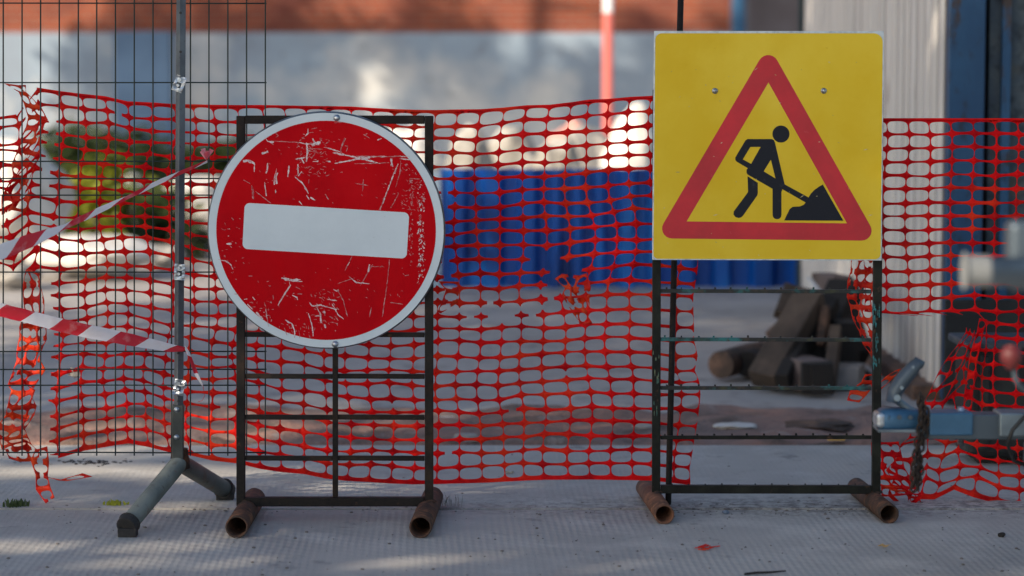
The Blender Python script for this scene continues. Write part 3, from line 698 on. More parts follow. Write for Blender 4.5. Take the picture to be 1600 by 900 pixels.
def right_rem(kind, i, j):
    x1, y1 = right_px(i, j)
    if kind == 'V' and j in (14, 15) and i < 5: return True
    if kind == 'H' and j == 15 and i < 5: return True
    r = random.Random(i*77+j*311+(5 if kind == 'H' else 0)).random()
    if i == 0 and j < 14: return r < .4
    if j > 15 and i < 4: return r < .10
    return False
bm = bmesh.new()
net_grid(bm, RI, RJ, right_pos, right_rem, top=.0065, bot=.012)
PB = P(1500, 790, 7.45)
nr = tag(obj('safety_net', bm, [M_net, M_netsun], loc=PB, solid=.0014), 'shorter torn red mesh net right of the yellow sign, sagging to the ground', 'safety net')
bm = bmesh.new()
bm = bmesh.new(); rope(bm, [(1352, 400), (1340, 450), (1345, 490), (1362, 535), (1370, 570)], (46, 12), 3, 9, 6, .05, 71, .12); obj('torn_strip', bm, M_netsun, nr, solid=.0014)
bm = bmesh.new(); rope(bm, [(1366, 585), (1350, 605), (1335, 628)], (34, 18), 1, 3, 7, .04, 76, .05); obj('torn_strip', bm, M_netsun, nr, solid=.0014)
bm = bmesh.new(); rope(bm, [(1372, 610), (1392, 590), (1404, 575)], (14, 8), 1, 2, 5, .04, 79, 0); obj('torn_strip', bm, M_netsun, nr, solid=.0014)
bm = bmesh.new(); rope(bm, [(1382, 690), (1392, 740), (1410, 775)], (44, 60), 3, 5, 4, .04, 85, .05); obj('torn_strip', bm, M_net, nr, solid=.0014)
bm = bmesh.new(); rope(bm, [(1536, 500), (1520, 560), (1512, 640)], (8, 22), 1, 6, 6, .04, 88, .1); obj('torn_strip', bm, M_net, nr, solid=.0014)
bm = bmesh.new(); rope(bm, [(1392, 760), (1420, 772), (1442, 790)], (30, 20), 1, 3, 7, .04, 82, .05); obj('torn_strip', bm, M_netsun, nr, solid=.0014)

# rusty stake holding the net
bm = bmesh.new(); a = G(1047, 797); a.y = 7.395; b = P(1067, -140, 7.395)
tube(bm, [Vector((a.x, 7.395, -.05)), Vector((a.x, 7.395, 0)), b], .0095, 12)
tag(obj('steel_stake', bm, M_rust, loc=(a.x, 7.395, 0)), 'thin rusty steel stake rising behind the yellow sign, leaning slightly', 'stake')

# ---------------------------------------------------------------- wire mesh fence and its post
YM = 7.262
mp = thing('mesh_fence', P(200, 708, YM), 'dark green welded wire fence panel clipped to the grey post', 'fence panel')
bm = bmesh.new(); folds = [579-2, 279, -20]
hys = [707, 602, 577, 549, 425, 305, 279, 252, 129, 5, -20, -46]
xs = [5+29.25*k for k in range(-12, 15)]
def fold(y):
    d = min(abs(y-q) for q in (577, 279, -20))
    return .022*max(0, 1-d/27)
ylist = [712, 602, 577, 549, 425, 305, 279, 252, 129, 5, -20, -46]
for k, x in enumerate(xs):
    w_ = .8*nz(k, 0, .9, 3)
    tube(bm, [P(x+w_, y, YM-fold(y)) for y in ylist], .0023, 6)
for y in hys:
    tube(bm, [P(x, y+.8*nz(x, y, .01, 2), YM+.0042-fold(y)) for x in (xs[0]-4, xs[4], xs[12], 150, 280, xs[-1]+2)], .0023, 6)
obj('wire_grid', bm, M_wire, mp)

YP = 7.205
fp = thing('fence_post', G(278, 812), 'grey square fence post with a splayed tubular foot, left of the round sign', 'fence post')
bm = bmesh.new(); beam(bm, P(279, 655, YP), P(284, -160, YP), .0215, .0215, R(38)); obj('post_tube', bm, M_galv, fp, bevel=.002)
bm = bmesh.new(); beam(bm, P(278, 716, YP), P(278.5, 632, YP), .037, .034, R(4)); obj('sleeve', bm, M_sleeve, fp, bevel=.003)
def screw(bm, c, r, n=Vector((0, -1, 0))):
    q = n.to_track_quat('Z', 'Y').to_matrix().to_4x4(); Mx = Matrix.Translation(c) @ q
    prof = [(r*1.6, 0), (r*1.6, r*.3), (r, r*.35), (r, r*.9), (r*.7, r*1.15), (0, r*1.2)]
    rings = [[bm.verts.new(Mx @ Vector((q_[0]*math.cos(k*math.pi/6), q_[0]*math.sin(k*math.pi/6), q_[1]))) for k in range(12)] for q_ in prof[:-1]]
    t = bm.verts.new(Mx @ Vector((0, 0, prof[-1][1])))
    for A, B in zip(rings, rings[1:]):
        for k in range(12): bm.faces.new((A[k], A[(k+1)%12], B[(k+1)%12], B[k]))
    for k in range(12): bm.faces.new((rings[-1][k], rings[-1][(k+1)%12], t))
for y in (640, 683):
    bm = bmesh.new(); screw(bm, P(276, y, YP-.0195), .0052); obj('bolt', bm, M_zinc, fp, smooth=True)
for y in (20, 81, 552, 627):
    bm = bmesh.new(); c = P(278.5 if y > 300 else 282, y, YP-.0165)
    tube(bm, [c+Vector((0, .004, 0)), c+Vector((0, -.0006, 0))], .0038, 10); obj('bolt_hole', bm, M_cable, fp)
for (x, y, an) in ((280, 131, -22), (280.5, 425, -4), (279.5, 605, -12)):
    bm = bmesh.new(); c = P(x, y, YP-.022); Mx = Matrix.Translation(c) @ Matrix.Rotation(R(-an), 4, 'Y')
    for (a, b) in (((-.016, -.001, -.024), (.016, .001, -.012)), ((-.016, -.001, .004), (.016, .001, .024)), ((-.016, -.001, -.0118), (-.008, .001, .0038)), ((.007, -.001, -.0118), (.016, .001, .0038))):
        vs = box(bm, a, b, Mx)
    bmesh.ops.subdivide_edges(bm, edges=bm.edges, cuts=2, use_grid_fill=True)
    for v in bm.verts: v.co.y += .005*nz(v.co.x*90, v.co.z*90, 1, y)
    tube(bm, [Mx @ Vector((-.003, -.003, .012)), Mx @ Vector((-.003, -.011, .012))], .006, 8)
    tube(bm, [Mx @ Vector((-.002, .018, -.006)), Mx @ Vector((-.002, -.006, -.006))], .0045, 8)
    cb = obj('clip', bm, M_zinc, fp)
jt = P(281, 716, YP+.01)
f1 = G(200, 838)+Vector((0, 0, .030)); f2 = G(352, 781)+Vector((0, 0, .028))
for (e, off) in ((f1, 0), (f2, 0)):
    bm = bmesh.new(); s = jt.lerp(e, -.02 if e is f1 else .04); tube(bm, [s+Vector((0, 0, -.012)), e+Vector((0, 0, .004))], [.027, .0265], 24)
    L_ = obj('foot_leg', bm, M_leg, fp)
    bm = bmesh.new(); d = (e-jt).normalized(); d.z = 0; d.normalize()
    tube(bm, [e-(e-jt).normalized()*.012+Vector((0, 0, .004)), e+(e-jt).normalized()*.014+Vector((0, 0, .004))], .0305, 20)
    box(bm, (e.x-.027, e.y-.02, 0), (e.x+.027, e.y+.02, .026)); obj('foot_cap', bm, M_rubber, L_, bevel=.003)
bm = bmesh.new(); tube(bm, [jt+Vector((0, -.0, .03)), jt+Vector((0, 0, -.03))], [.024, .032], 16); obj('weld_joint', bm, M_pipe, fp)

# ---------------------------------------------------------------- barrier tapes
def ribbon(bm, pts, uvoff=0, per=.17):
    """pts: (px,py,Y,halfwidth px,angle)"""
    uvl = bm.loops.layers.uv.verify(); out = []; n = len(pts)
    dense = []
    for a, b in zip(pts, pts[1:]):
        for k in range(10):
            t = k/10; dense.append([a[q]*(1-t)+b[q]*t for q in range(5)])
    dense.append(list(pts[-1])); s = uvoff; prev = None; rows = []
    for i, (x, y, Y, hw, ang) in enumerate(dense):
        c = P(x, y+.8*nz(x, 0, .05, 9), Y)
        if prev is not None: s += (c-prev).length/per
        prev = c; k = hw*Y/F
        up = Vector((0, math.sin(ang), math.cos(ang)))*k
        sag = .004*nz(x, 3, .06, 4)
        rows.append(([bm.verts.new(c+up), bm.verts.new(c+up*.3+Vector((0, -.003+sag, 0))), bm.verts.new(c-up*.4+Vector((0, .002-sag, 0))), bm.verts.new(c-up)], s))
    for (A, sa), (B, sb) in zip(rows, rows[1:]):
        for q in range(3):
            f = bm.faces.new((A[q], A[q+1], B[q+1], B[q])); f.smooth = True
            for l, (u, v) in zip(f.loops, ((sa, q/3), (sa, (q+1)/3), (sb, (q+1)/3), (sb, q/3))): l[uvl].uv = (u, v)
bm = bmesh.new()
ribbon(bm, [(-260, 415, 6.7, 12, .2), (-30, 477, 7.0, 11, .1), (50, 496, 7.05, 10.5, .3), (110, 512, 7.09, 11, 0), (200, 530, 7.12, 10, .3), (262, 543, 7.16, 7, .2), (287, 546, 7.175, 4, .6)], .30, .172)
t1 = tag(obj('barrier_tape', bm, M_tape, loc=P(0, 484, 7)), 'lower red and white barrier tape wrapped round the grey post', 'barrier tape')
bm = bmesh.new(); ribbon(bm, [(289, 543, 7.175, 3, .3), (296, 556, 7.165, 7, .9), (304, 578, 7.16, 8, .5), (317, 603, 7.15, 2, .2)], .1, .11)
for v in bm.verts: pass
obj('loose_tail', bm, M_tape, t1)
bm = bmesh.new(); tube(bm, [P(275, 547, YP-.01), P(283, 546, YP-.022), P(291, 545, YP-.005)], [.004, .007, .005], 8); obj('tape_wrap', bm, M_net, t1)
bm = bmesh.new(); tube(bm, [P(317, 602, 7.15), P(320, 618, 7.15), P(316, 626, 7.15), P(309, 628, 7.15)], .0007, 5); obj('thread', bm, M_net, t1)
bm = bmesh.new()
ribbon(bm, [(-260, 470, 6.2, 20, .2), (-20, 402, 6.62, 14, .4), (40, 379, 6.72, 12, .1), (100, 355, 6.84, 8, 1.0), (150, 331, 6.94, 5.5, .3), (200, 308, 7.0, 5, .9), (250, 284, 7.08, 4, .2), (324, 252, 7.165, 2.2, .1)], .28, .20)
t2 = tag(obj('barrier_tape', bm, M_tape, loc=P(0, 395, 6.7)), 'upper twisted red and white barrier tape rising to a pink knot', 'barrier tape')
bm = bmesh.new(); c = P(322, 250, 7.16)
for k in range(5):
    a = R(-28+k*14); l = .030+.006*math.sin(k*2)
    vs = [c+Vector((math.sin(a-.12)*l*.45-.002, -.002*k, math.cos(a-.12)*l*.45)), c+Vector((math.sin(a-.18)*l, -.006*(k%2), math.cos(a-.18)*l)), c+Vector((math.sin(a+.18)*l*1.05, .006*(k%2), math.cos(a+.18)*l)), c+Vector((math.sin(a+.12)*l*.45+.002, .002*k, math.cos(a+.12)*l*.45)), c]
    bm.faces.new([bm.verts.new(v) for v in vs])
obj('knot', bm, mat('pink_tape', (.85, .20, .26), .5, 0, [((.75, .5, .52), 60, .55, .08)], trans=.35), t2)
bm = bmesh.new(); tube(bm, [P(322, 252, 7.165), P(323, 250, 7.26)], .0016, 6); obj('tie', bm, M_net, t2)

# ---------------------------------------------------------------- round no-entry sign
YF = 7.10
rs = thing('no_entry_sign_stand', G(523, 800), 'rusty frame stand with a centre bar, standing on two short pipes', 'sign stand')
def bar(bm, x0, y0, x1, y1, Y, w, d=.025):
    beam(bm, P(x0, y0, Y+d/2), P(x1, y1, Y+d/2), w*Y/F, d, 0)
bm = bmesh.new(); bar(bm, 376.5, 790, 376.5, 181, YF, 13); obj('post', bm, M_rust, rs, bevel=.002)
bm = bmesh.new(); bar(bm, 670.5, 788, 670.5, 181, YF, 13); obj('post', bm, M_rust, rs, bevel=.002)
bm = bmesh.new(); beam(bm, P(383.6, 187, YF+.0125), P(663.4, 187, YF+.0125), .0245, .0245, 0); obj('top_bar', bm, M_rust, rs, bevel=.002)
bm = bmesh.new(); beam(bm, P(383.6, 783.5, YF+.0125), P(663.4, 783.5, YF+.0125), .0265, .0265, 0); obj('bottom_bar', bm, M_rust, rs, bevel=.002)
for y in (522.5, 587.5, 651.5, 715.5):
    for xa, xb in ((383.6, 519.6), (528.4, 663.4)):
        bm = bmesh.new(); beam(bm, P(xa, y, YF+.0125), P(xb, y+.6, YF+.0125), .0145, .014, 0); obj('rung', bm, M_rust, rs, bevel=.0012)
bm = bmesh.new(); bar(bm, 524, 776, 524, 380, YF, 8.5, .016); obj('centre_bar', bm, M_rust, rs, bevel=.0012)
for (fx, fy, bx, by) in ((370, 841, 398, 795), (657, 841, 676, 793)):
    a = G(fx, fy); b = G(bx, by); a.z = b.z = .0325
    bm = bmesh.new(); pipe(bm, a, b, .0325, .0275, wob=.03); ft = obj('pipe_foot', bm, M_pipe, rs)
    bm = bmesh.new(); m_ = a.lerp(b, .42 if fx < 500 else .36); cx = -.794 if fx < 500 else -.243
    ico(bm, (P(376.5 if fx < 500 else 670.5, 0, YF+.012).x, YF+.0125, .062), .017, 2, (1.1, 1, .5), .2, 2, fx); obj('weld', bm, M_pipe, ft, smooth=True)

k = YF/F
C = P(509.5, 360.5, 7.070); rR = .5*369.5*7.07/F
sg = thing('no_entry_sign', C, 'round scratched red no entry sign with a tilted white bar', 'road sign')
TILT = R(3.45)
def disc(bm, r0, y, n=128, M=None): return [bm.verts.new(C+Vector((r0*math.cos(2*math.pi*q/n), y, r0*math.sin(2*math.pi*q/n)))) for q in range(n)]
bm = bmesh.new(); n = 128
f0 = disc(bm, rR-.0015, 0); bm.faces.new(f0[::-1])
bk = disc(bm, rR-.004, .0022); bm.faces.new(bk)
obj('plate', bm, M_white, sg)
bm = bmesh.new(); r1 = disc(bm, rR-.0016, .0004); r2 = disc(bm, rR, .0016); r3 = disc(bm, rR+.0035, .015); r4 = disc(bm, rR+.0015, .0155); r5 = disc(bm, rR-.004, .0026)
for A, B in ((r1, r2), (r2, r3), (r3, r4), (r4, r5)):
    for q in range(n): bm.faces.new((A[q], A[(q+1)%n], B[(q+1)%n], B[q]))
obj('rim', bm, M_rim, sg, smooth=True)
bm = bmesh.new(); rd = rR*.930; bm.faces.new(disc(bm, rd, -.0006)[::-1]); face = obj('red_face', bm, M_redf, sg)
def loc2(px, py, y=0):        # pixel on the sign -> point on its plane, pushed y towards the camera
    p = P(px, py, C.y); p.y = C.y-y; return p
def rrect(cx, cz, w, h, r, n=8):
    out = []
    for (sx, sz, a0) in ((1, 1, 0), (-1, 1, 90), (-1, -1, 180), (1, -1, 270)):
        for q in range(n+1):
            a = R(a0+90*q/n); out.append(Vector((cx+sx*(w/2-r)+r*math.cos(a), 0, cz+sz*(h/2-r)+r*math.sin(a))))
    return out
bm = bmesh.new(); bc = loc2(509, 360.5)
ring = [Matrix.Rotation(TILT, 3, 'Y') @ p for p in rrect(0, 0, 257.5*k*.996, 72.3*k*.996, .016)]
poly(bm, [[Vector((bc.x+p.x, C.y-.0012, bc.z+p.z)) for p in ring]]); obj('white_bar', bm, M_white, sg)
for (x, y) in ((526, 184), (523.5, 537.5)):
    bm = bmesh.new(); screw(bm, loc2(x, y, .0002), .0062); obj('screw', bm, M_zinc, sg, smooth=True)
# scratches: strips of scraped film, traced on the sign
bm = bmesh.new(); lay = [0]
def scratch(pts, wpx):
    lay[0] += 1; off = .0009+.000004*(lay[0] % 60); n = len(pts)
    L = []; Rr = []
    P2 = []
    for a, b in zip(pts, pts[1:]):
        st = max(2, int(math.hypot(b[0]-a[0], b[1]-a[1])/3))
        for q in range(st): P2.append((a[0]+(b[0]-a[0])*q/st, a[1]+(b[1]-a[1])*q/st))
    P2.append(pts[-1]); m_ = len(P2)
    if m_ < 3: return
    for q, (x, y) in enumerate(P2):
        a = P2[max(0, q-1)]; b = P2[min(m_-1, q+1)]; dx, dy = b[0]-a[0], b[1]-a[1]; l = math.hypot(dx, dy) or 1
        w2 = wpx*.5*(.25+.75*math.sin(math.pi*(q+.4)/(m_+.0))**.5)*rnd.uniform(.45, 1.35)
        jx, jy = rnd.uniform(-.35, .35), rnd.uniform(-.35, .35)
        L.append(bm.verts.new(loc2(x+jx-dy/l*w2, y+jy+dx/l*w2, off))); Rr.append(bm.verts.new(loc2(x+jx+dy/l*w2, y+jy-dx/l*w2, off)))
    for q in range(m_-1): bm.faces.new((L[q], L[q+1], Rr[q+1], Rr[q])).material_index = 1 if wpx < 1.5 else 0
Z = lambda ox, oy, s, pts: [(ox+a/s, oy+b/s) for a, b in pts]
a1 = (380, 180, 5.625)
for pts, wd in (
    ([(0, 405), (40, 400), (100, 425)], 4.5), ([(100, 430), (98, 500)], 1.6), ([(215, 420), (212, 470), (200, 512)], 2), ([(188, 590), (205, 710)], 2.2),
    ([(295, 470), (275, 540), (272, 610)], 1.6), ([(300, 505), (288, 560), (294, 605)], 3.6), ([(285, 655), (283, 685)], 1.5), ([(402, 440), (392, 545)], 2.4),
    ([(270, 228), (490, 240)], 1.3), ([(190, 195), (215, 230), (270, 235)], 1.8), ([(238, 234), (268, 234)], 4), ([(165, 340), (220, 318)], 4), ([(285, 155), (310, 178), (285, 200)], 1.2),
    ([(490, 240), (560, 255), (640, 250), (680, 240)], 2), ([(600, 262), (680, 240)], 4.5), ([(612, 205), (625, 235), (660, 262)], 3.4), ([(555, 240), (565, 330), (555, 412)], 3.4),
    ([(570, 120), (570, 160), (545, 185)], 1.6), ([(560, 160), (620, 150)], 1.2), ([(600, 120), (648, 112)], 1), ([(455, 388), (540, 372)], 1.8), ([(510, 370), (535, 425)], 2), ([(480, 430), (482, 520)], 2), ([(515, 495), (485, 535)], 1.6),
    ([(635, 330), (600, 380)], 1.4), ([(610, 405), (660, 405)], 2), ([(740, 408), (770, 406)], 2), ([(455, 545), (520, 595), (575, 690)], 2.6), ([(555, 705), (580, 740)], 2), ([(590, 720), (632, 748)], 2), ([(720, 695), (748, 740)], 1.4), ([(492, 755), (515, 785)], 1.6),
    ([(0, 568), (60, 600)], 1.2), ([(110, 670), (245, 775)], 1.1), ([(75, 615), (85, 735)], 1.4), ([(90, 640), (92, 740)], 1),
    ([(710, 280), (850, 320)], 1.8), ([(790, 330), (900, 352)], 2.6), ([(805, 425), (900, 405)], 2.2), ([(890, 200), (860, 290), (855, 350)], 1.3), ([(560, 290), (700, 300)], 1), ([(550, 310), (680, 330)], .9), ([(580, 560), (575, 600)], 1)):
    scratch(Z(*a1, pts), wd)
b1 = (520, 180, 5)
for pts, wd in (
    ([(0, 290), (160, 325), (250, 345), (370, 378)], 2.6), ([(20, 375), (180, 345), (300, 325), (430, 322)], 2.4), ([(180, 318), (400, 325), (600, 320)], 1.3), ([(170, 335), (290, 335)], 5), ([(170, 378), (360, 375), (440, 370)], 1.2),
    ([(100, 180), (62, 270), (65, 310)], 1.3), ([(95, 240), (118, 240), (105, 285)], 1.2), ([(350, 195), (380, 182)], 2), ([(450, 335), (460, 370), (468, 405)], 2.6), ([(465, 340), (455, 400)], 1.6),
    ([(512, 380), (480, 450), (370, 740)], 1.7), ([(495, 415), (482, 455)], 2.8), ([(400, 640), (385, 700), (360, 742)], 1.2), ([(530, 345), (525, 450), (490, 565)], 1), ([(515, 610), (455, 725)], 1.2), ([(240, 500), (232, 595)], 1.1), ([(175, 532), (275, 548)], 1.1),
    ([(480, 320), (600, 325)], 1.6), ([(520, 340), (620, 350)], 1.6), ([(240, 150), (290, 180)], 1), ([(600, 495), (680, 498)], 1), ([(10, 60), (70, 55)], 1)):
    scratch(Z(*b1, pts), wd)
c1 = (330, 380, 5.295)
for pts, wd in (
    ([(582, 288), (660, 305), (752, 318)], 3.6), ([(610, 305), (740, 300)], 2.6), ([(645, 320), (655, 350), (600, 430), (552, 515)], 2), ([(670, 428), (710, 448), (716, 468)], 1.6), ([(700, 362), (740, 382)], .9), ([(715, 418), (752, 420)], 1.4),
    ([(60, 135), (120, 148), (165, 180), (180, 215)], 1.6), ([(125, 5), (170, 5)], 2.4), ([(345, 445), (360, 468)], 2.4), ([(272, 465), (298, 460)], 1.8), ([(300, 505), (340, 545)], 2.2), ([(375, 570), (425, 630)], 3), ([(440, 490), (452, 530), (458, 600), (475, 690)], 1.4),
    ([(615, 635), (665, 665), (690, 720), (690, 780)], 2), ([(620, 640), (650, 660)], 3), ([(805, 580), (835, 680), (845, 770)], 1.8), ([(815, 490), (835, 520), (915, 510)], 2), ([(870, 520), (910, 595)], 1.8), ([(860, 603), (905, 600)], 2), ([(905, 620), (912, 660)], 2), ([(932, 560), (942, 580)], 2), ([(940, 670), (945, 700)], 2), ([(605, 700), (625, 760)], 1.3), ([(510, 430), (515, 465)], 1.1), ([(310, 270), (340, 272)], 1.4), ([(190, 420), (225, 422)], 1), ([(730, 740), (735, 785)], 1.2)):
    scratch(Z(*c1, pts), wd)
d1 = (500, 380, 5.295)
for pts, wd in (
    ([(265, 110), (205, 230)], 1.3), ([(245, 155), (228, 185)], 2), ([(435, 175), (400, 235), (335, 350)], 1.2), ([(410, 175), (400, 235)], 2.6), ([(240, 278), (300, 325), (410, 335)], 1.6), ([(575, 135), (550, 380), (515, 610)], 1.2),
    ([(145, 385), (195, 480), (228, 605)], 1.4), ([(0, 510), (140, 550)], 1.6), ([(60, 465), (140, 475)], 1.6), ([(100, 500), (150, 590), (195, 628)], 1.8), ([(110, 380), (145, 398)], 1.8), ([(75, 605), (125, 632)], 1.4), ([(425, 530), (410, 610)], 1), ([(145, 335), (290, 285)], .8), ([(580, 490), (690, 505)], 1.2), ([(400, 190), (530, 195)], .9), ([(0, 570), (15, 660)], 2), ([(35, 670), (45, 700)], 1.8), ([(35, 540), (40, 600)], 1.2), ([(700, 270), (735, 262)], 1.2)):
    scratch(Z(*d1, pts), wd)
def speck(x0, x1, y0, y1, n, l, wd, ang):
    for _ in range(n):
        x, y = rnd.uniform(x0, x1), rnd.uniform(y0, y1)
        if math.hypot(x-509.5, y-360.5) > 168: continue
        a = ang+rnd.uniform(-.9, .9); q = rnd.uniform(.4, 1)*l
        scratch([(x, y), (x+math.cos(a)*q*.5+rnd.uniform(-.5, .5), y+math.sin(a)*q*.5), (x+math.cos(a)*q, y+math.sin(a)*q)], wd*rnd.uniform(.5, 1.2))
speck(639, 645, 270, 415, 70, 3, 1.1, 1.6); speck(652, 664, 285, 455, 110, 3, 1.7, 1.6); speck(655, 661, 300, 440, 50, 5, 1.7, 1.6); speck(626, 660, 245, 330, 70, 5, .9, .3)
speck(462, 510, 215, 275, 80, 6, .9, 0); speck(380, 425, 470, 510, 40, 5, 1.3, .8); speck(485, 530, 450, 505, 50, 6, 1, .6)
speck(345, 380, 340, 440, 30, 5, 1, .3); speck(400, 640, 200, 330, 60, 4, .8, .5); speck(380, 640, 410, 520, 60, 4, .8, .5); speck(430, 500, 505, 527, 30, 5, 1, 1)
obj('scratches', bm, [M_scr, M_scrf], face)

# ---------------------------------------------------------------- yellow roadworks sign on its frame
YG = 7.29
ys = thing('roadworks_sign_stand', G(1200, 803), 'black ladder frame stand with chipped turquoise paint, on two rusty pipes', 'sign stand')
bm = bmesh.new(); beam(bm, P(1025, 770, YG+.0125), P(1026.5, 140, YG+.0125), .0255, .025); obj('post', bm, M_pframe, ys, bevel=.002)
bm = bmesh.new(); beam(bm, P(1368.5, 772, YG+.0125), P(1373, 140, YG+.0125), .0285, .025); rp = obj('post', bm, M_pframe, ys, bevel=.002); rp['label'] = 'right post with turquoise paint patches'
def patch(bm, x0, y0, x1, y1, Y, n, wd, seed):
    r = random.Random(seed)
    for q in range(n):
        x, y = r.uniform(x0, x1), r.uniform(y0, y1); m_ = r.randint(6, 9)
        poly(bm, [[P(x+math.cos(6.283*a/m_)*wd*.35*r.uniform(.4, 1), y+math.sin(6.283*a/m_)*wd*r.uniform(.5, 1.6), Y-.00002*q) for a in range(m_)]])
M_teal2 = mat('turquoise_paint', (.02, .20, .21), .5, 0, [((.01, .08, .09), 50, .52, .1), ((.03, .04, .035), 90, .55, .06)])
bm = bmesh.new(); patch(bm, 1363, 478, 1374, 572, YG-.0032, 26, 5, 5); obj('paint_patch', bm, M_teal2, rp)
bm = bmesh.new(); patch(bm, 1020, 540, 1030, 650, YG-.002, 12, 4, 8)
obj('paint_patch', bm, mat('olive_paint', (.16, .17, .09), .5, 0, [((.03, .10, .08), 40, .5, .1)]), ys)
for n_, (ya, yb) in enumerate(((454.5, 455.5), (530, 531), (606, 606.5), (683.5, 683))):
    bm = bmesh.new(); beam(bm, P(1032.2, ya, YG+.0125), P(1361.2, yb, YG+.0125), .0112, .0112)
    r = random.Random(n_)
    for q in range(13):
        x = 1040+q*25.6+r.uniform(-2, 2); c = P(x, ya+(yb-ya)*q/13-3, YG+.0125)
        beam(bm, c, c+Vector((r.uniform(-.001, .001), 0, .005+r.uniform(-.001, .002))), .004, .006)
    rg = obj('rung', bm, M_teal if n_ < 3 else M_pframe, ys, bevel=.001)
bm = bmesh.new(); beam(bm, P(1032.2, 764, YG+.0125), P(1361.2, 764.5, YG+.0125), .0245, .0245)
r = random.Random(9)
for q in range(12):
    c = P(1050+q*26, 757.4, YG+.0125); beam(bm, c, c+Vector((0, 0, .003+r.random()*.002)), .004, .006)
obj('bottom_bar', bm, M_pframe, ys, bevel=.0015)
bm = bmesh.new(); beam(bm, P(1033.5, 146, YG+.0125), P(1366, 146, YG+.0125), .0245, .0245); obj('top_bar', bm, M_pframe, ys, bevel=.0015)
for (fx, fy, bx, by, m_) in ((1038, 819, 1008, 776, M_pipe2), (1389, 818, 1338, 775, M_pipe)):
    a = G(fx, fy); b = G(bx, by); a.z = b.z = .029
    bm = bmesh.new(); pipe(bm, a, b, .0295, .0245, wob=.03); obj('pipe_foot', bm, m_, ys)

YS = 7.262
yc = [P(1020.5, 405, YS), P(1376.5, 406, YS), P(1380, 49.5, YS), P(1023.5, 49.5, YS)]
sn = thing('roadworks_sign', (yc[0]+yc[2])/2, 'square yellow sign with a red triangle and a digging figure', 'road sign')
def sheetpoly(pts, Y, th=0):
    return [[P(x, y, YS)+Vector((0, Y, 0)) for x, y in r] for r in pts]
bm = bmesh.new()
fr = [bm.verts.new(p+Vector((0, 0, 0))) for p in yc]; bk = [bm.verts.new(p+Vector((0, .016, 0))) for p in yc]
bm.faces.new(fr); bm.faces.new(bk[::-1])
for q in range(4): bm.faces.new((fr[q], fr[(q+1)%4], bk[(q+1)%4], bk[q]))
for v in fr[2:]: v.co.z += 0
obj('plate', bm, M_alu, sn, bevel=.002)
def roundpoly(cs, r, n=7):
    out = []; m_ = len(cs)
    for q in range(m_):
        p0, p1, p2 = Vector(cs[q-1]), Vector(cs[q]), Vector(cs[(q+1) % m_])
        a = (p0-p1).normalized(); b = (p2-p1).normalized(); ang = a.angle(b); rr = r[q] if isinstance(r, (list, tuple)) else r
        d = rr/math.tan(ang/2); s = p1+a*d; e = p1+b*d
        cc = p1+(a+b).normalized()*rr/math.sin(ang/2)
        a0 = math.atan2(s.y-cc.y, s.x-cc.x); a1_ = math.atan2(e.y-cc.y, e.x-cc.x)
        da = (a1_-a0+math.pi) % (2*math.pi)-math.pi
        out += [(cc.x+rr*math.cos(a0+da*t/n), cc.y+rr*math.sin(a0+da*t/n)) for t in range(n+1)]
    return out
bm = bmesh.new(); poly(bm, sheetpoly([roundpoly([(1021, 404.3), (1376, 405.3), (1379.4, 52), (1024, 52)], [7, 9, 14, 10])], -.0006)); obj('yellow_face', bm, M_yel, sn)
z7 = lambda pts: [(1000+a/2.3075, 30+b/2.3075) for a, b in pts]
bm = bmesh.new()
outer = z7(roundpoly([(463, 92), (861, 799), (53, 790)], [37, 36, 36])); inner = z7([(463, 228), (746, 736), (168, 729)])
poly(bm, sheetpoly([outer, inner], -.0010)); obj('red_triangle', bm, M_red2, sn)
z5 = lambda pts: [(1120+a/5, 180+b/5) for a, b in pts]
body = z5([(240, 186), (430, 186), (446, 194), (454, 212), (530, 540), (716, 642), (694, 682), (512, 578), (505, 600), (505, 778), (500, 797), (487, 809), (470, 813), (453, 809), (440, 797), (435, 778), (435, 575), (238, 462), (232, 448), (232, 426), (242, 414), (154, 362), (144, 350), (144, 330), (224, 196)])
h1 = z5([(262, 248), (203, 345), (268, 380), (342, 248)]); h2 = z5([(422, 348), (366, 438), (458, 494)])
bm = bmesh.new(); poly(bm, sheetpoly([body, h1, h2], -.0010))
poly(bm, sheetpoly([z5([(240, 476), (320, 528), (320, 610), (316, 626), (207, 782), (192, 797), (172, 803), (146, 796), (130, 776), (132, 752), (244, 600)])], -.0010))
poly(bm, sheetpoly([z5([(501+67*math.cos(a*.2618), 147+67*math.sin(a*.2618)) for a in range(24)])], -.0010))
obj('digging_figure', bm, M_black, sn)
bm = bmesh.new(); poly(bm, sheetpoly([z5([(828, 541), (988, 824), (526, 822), (541, 790), (570, 732), (592, 716), (650, 712), (678, 700), (692, 684), (704, 664), (714, 646), (735, 612), (760, 585), (795, 560)])], -.0013)); obj('spoil_heap', bm, M_black, sn)
bm = bmesh.new(); r_ = random.Random(5)
for q in range(46):
    x, y = r_.uniform(1030, 1370), r_.uniform(60, 398); l = r_.choice((2, 3, 4, 9)); an = r_.gauss(0, .5); w_ = r_.uniform(.35, .8)
    dx, dy = math.cos(an)*l, math.sin(an)*l
    poly(bm, [[P(a, b, YS)+Vector((0, -.0016-.000005*q, 0)) for a, b in ((x, y), (x+dx*.5, y+dy*.5-w_), (x+dx, y+dy), (x+dx*.5, y+dy*.5+w_))]])
obj('scuffs', bm, mat('scuffed_film', (.40, .33, .12), .7, 0, [((.62, .56, .38), 50, .5, .05)]), sn)
for (x, y) in ((1117, 75), (1291, 75)):
    bm = bmesh.new(); ico(bm, P(x, y, YS)+Vector((0, .0012, 0)), .0055, 2, (1, .5, 1), .1, 2, x); obj('rivet_bump', bm, M_yel, sn, smooth=True)
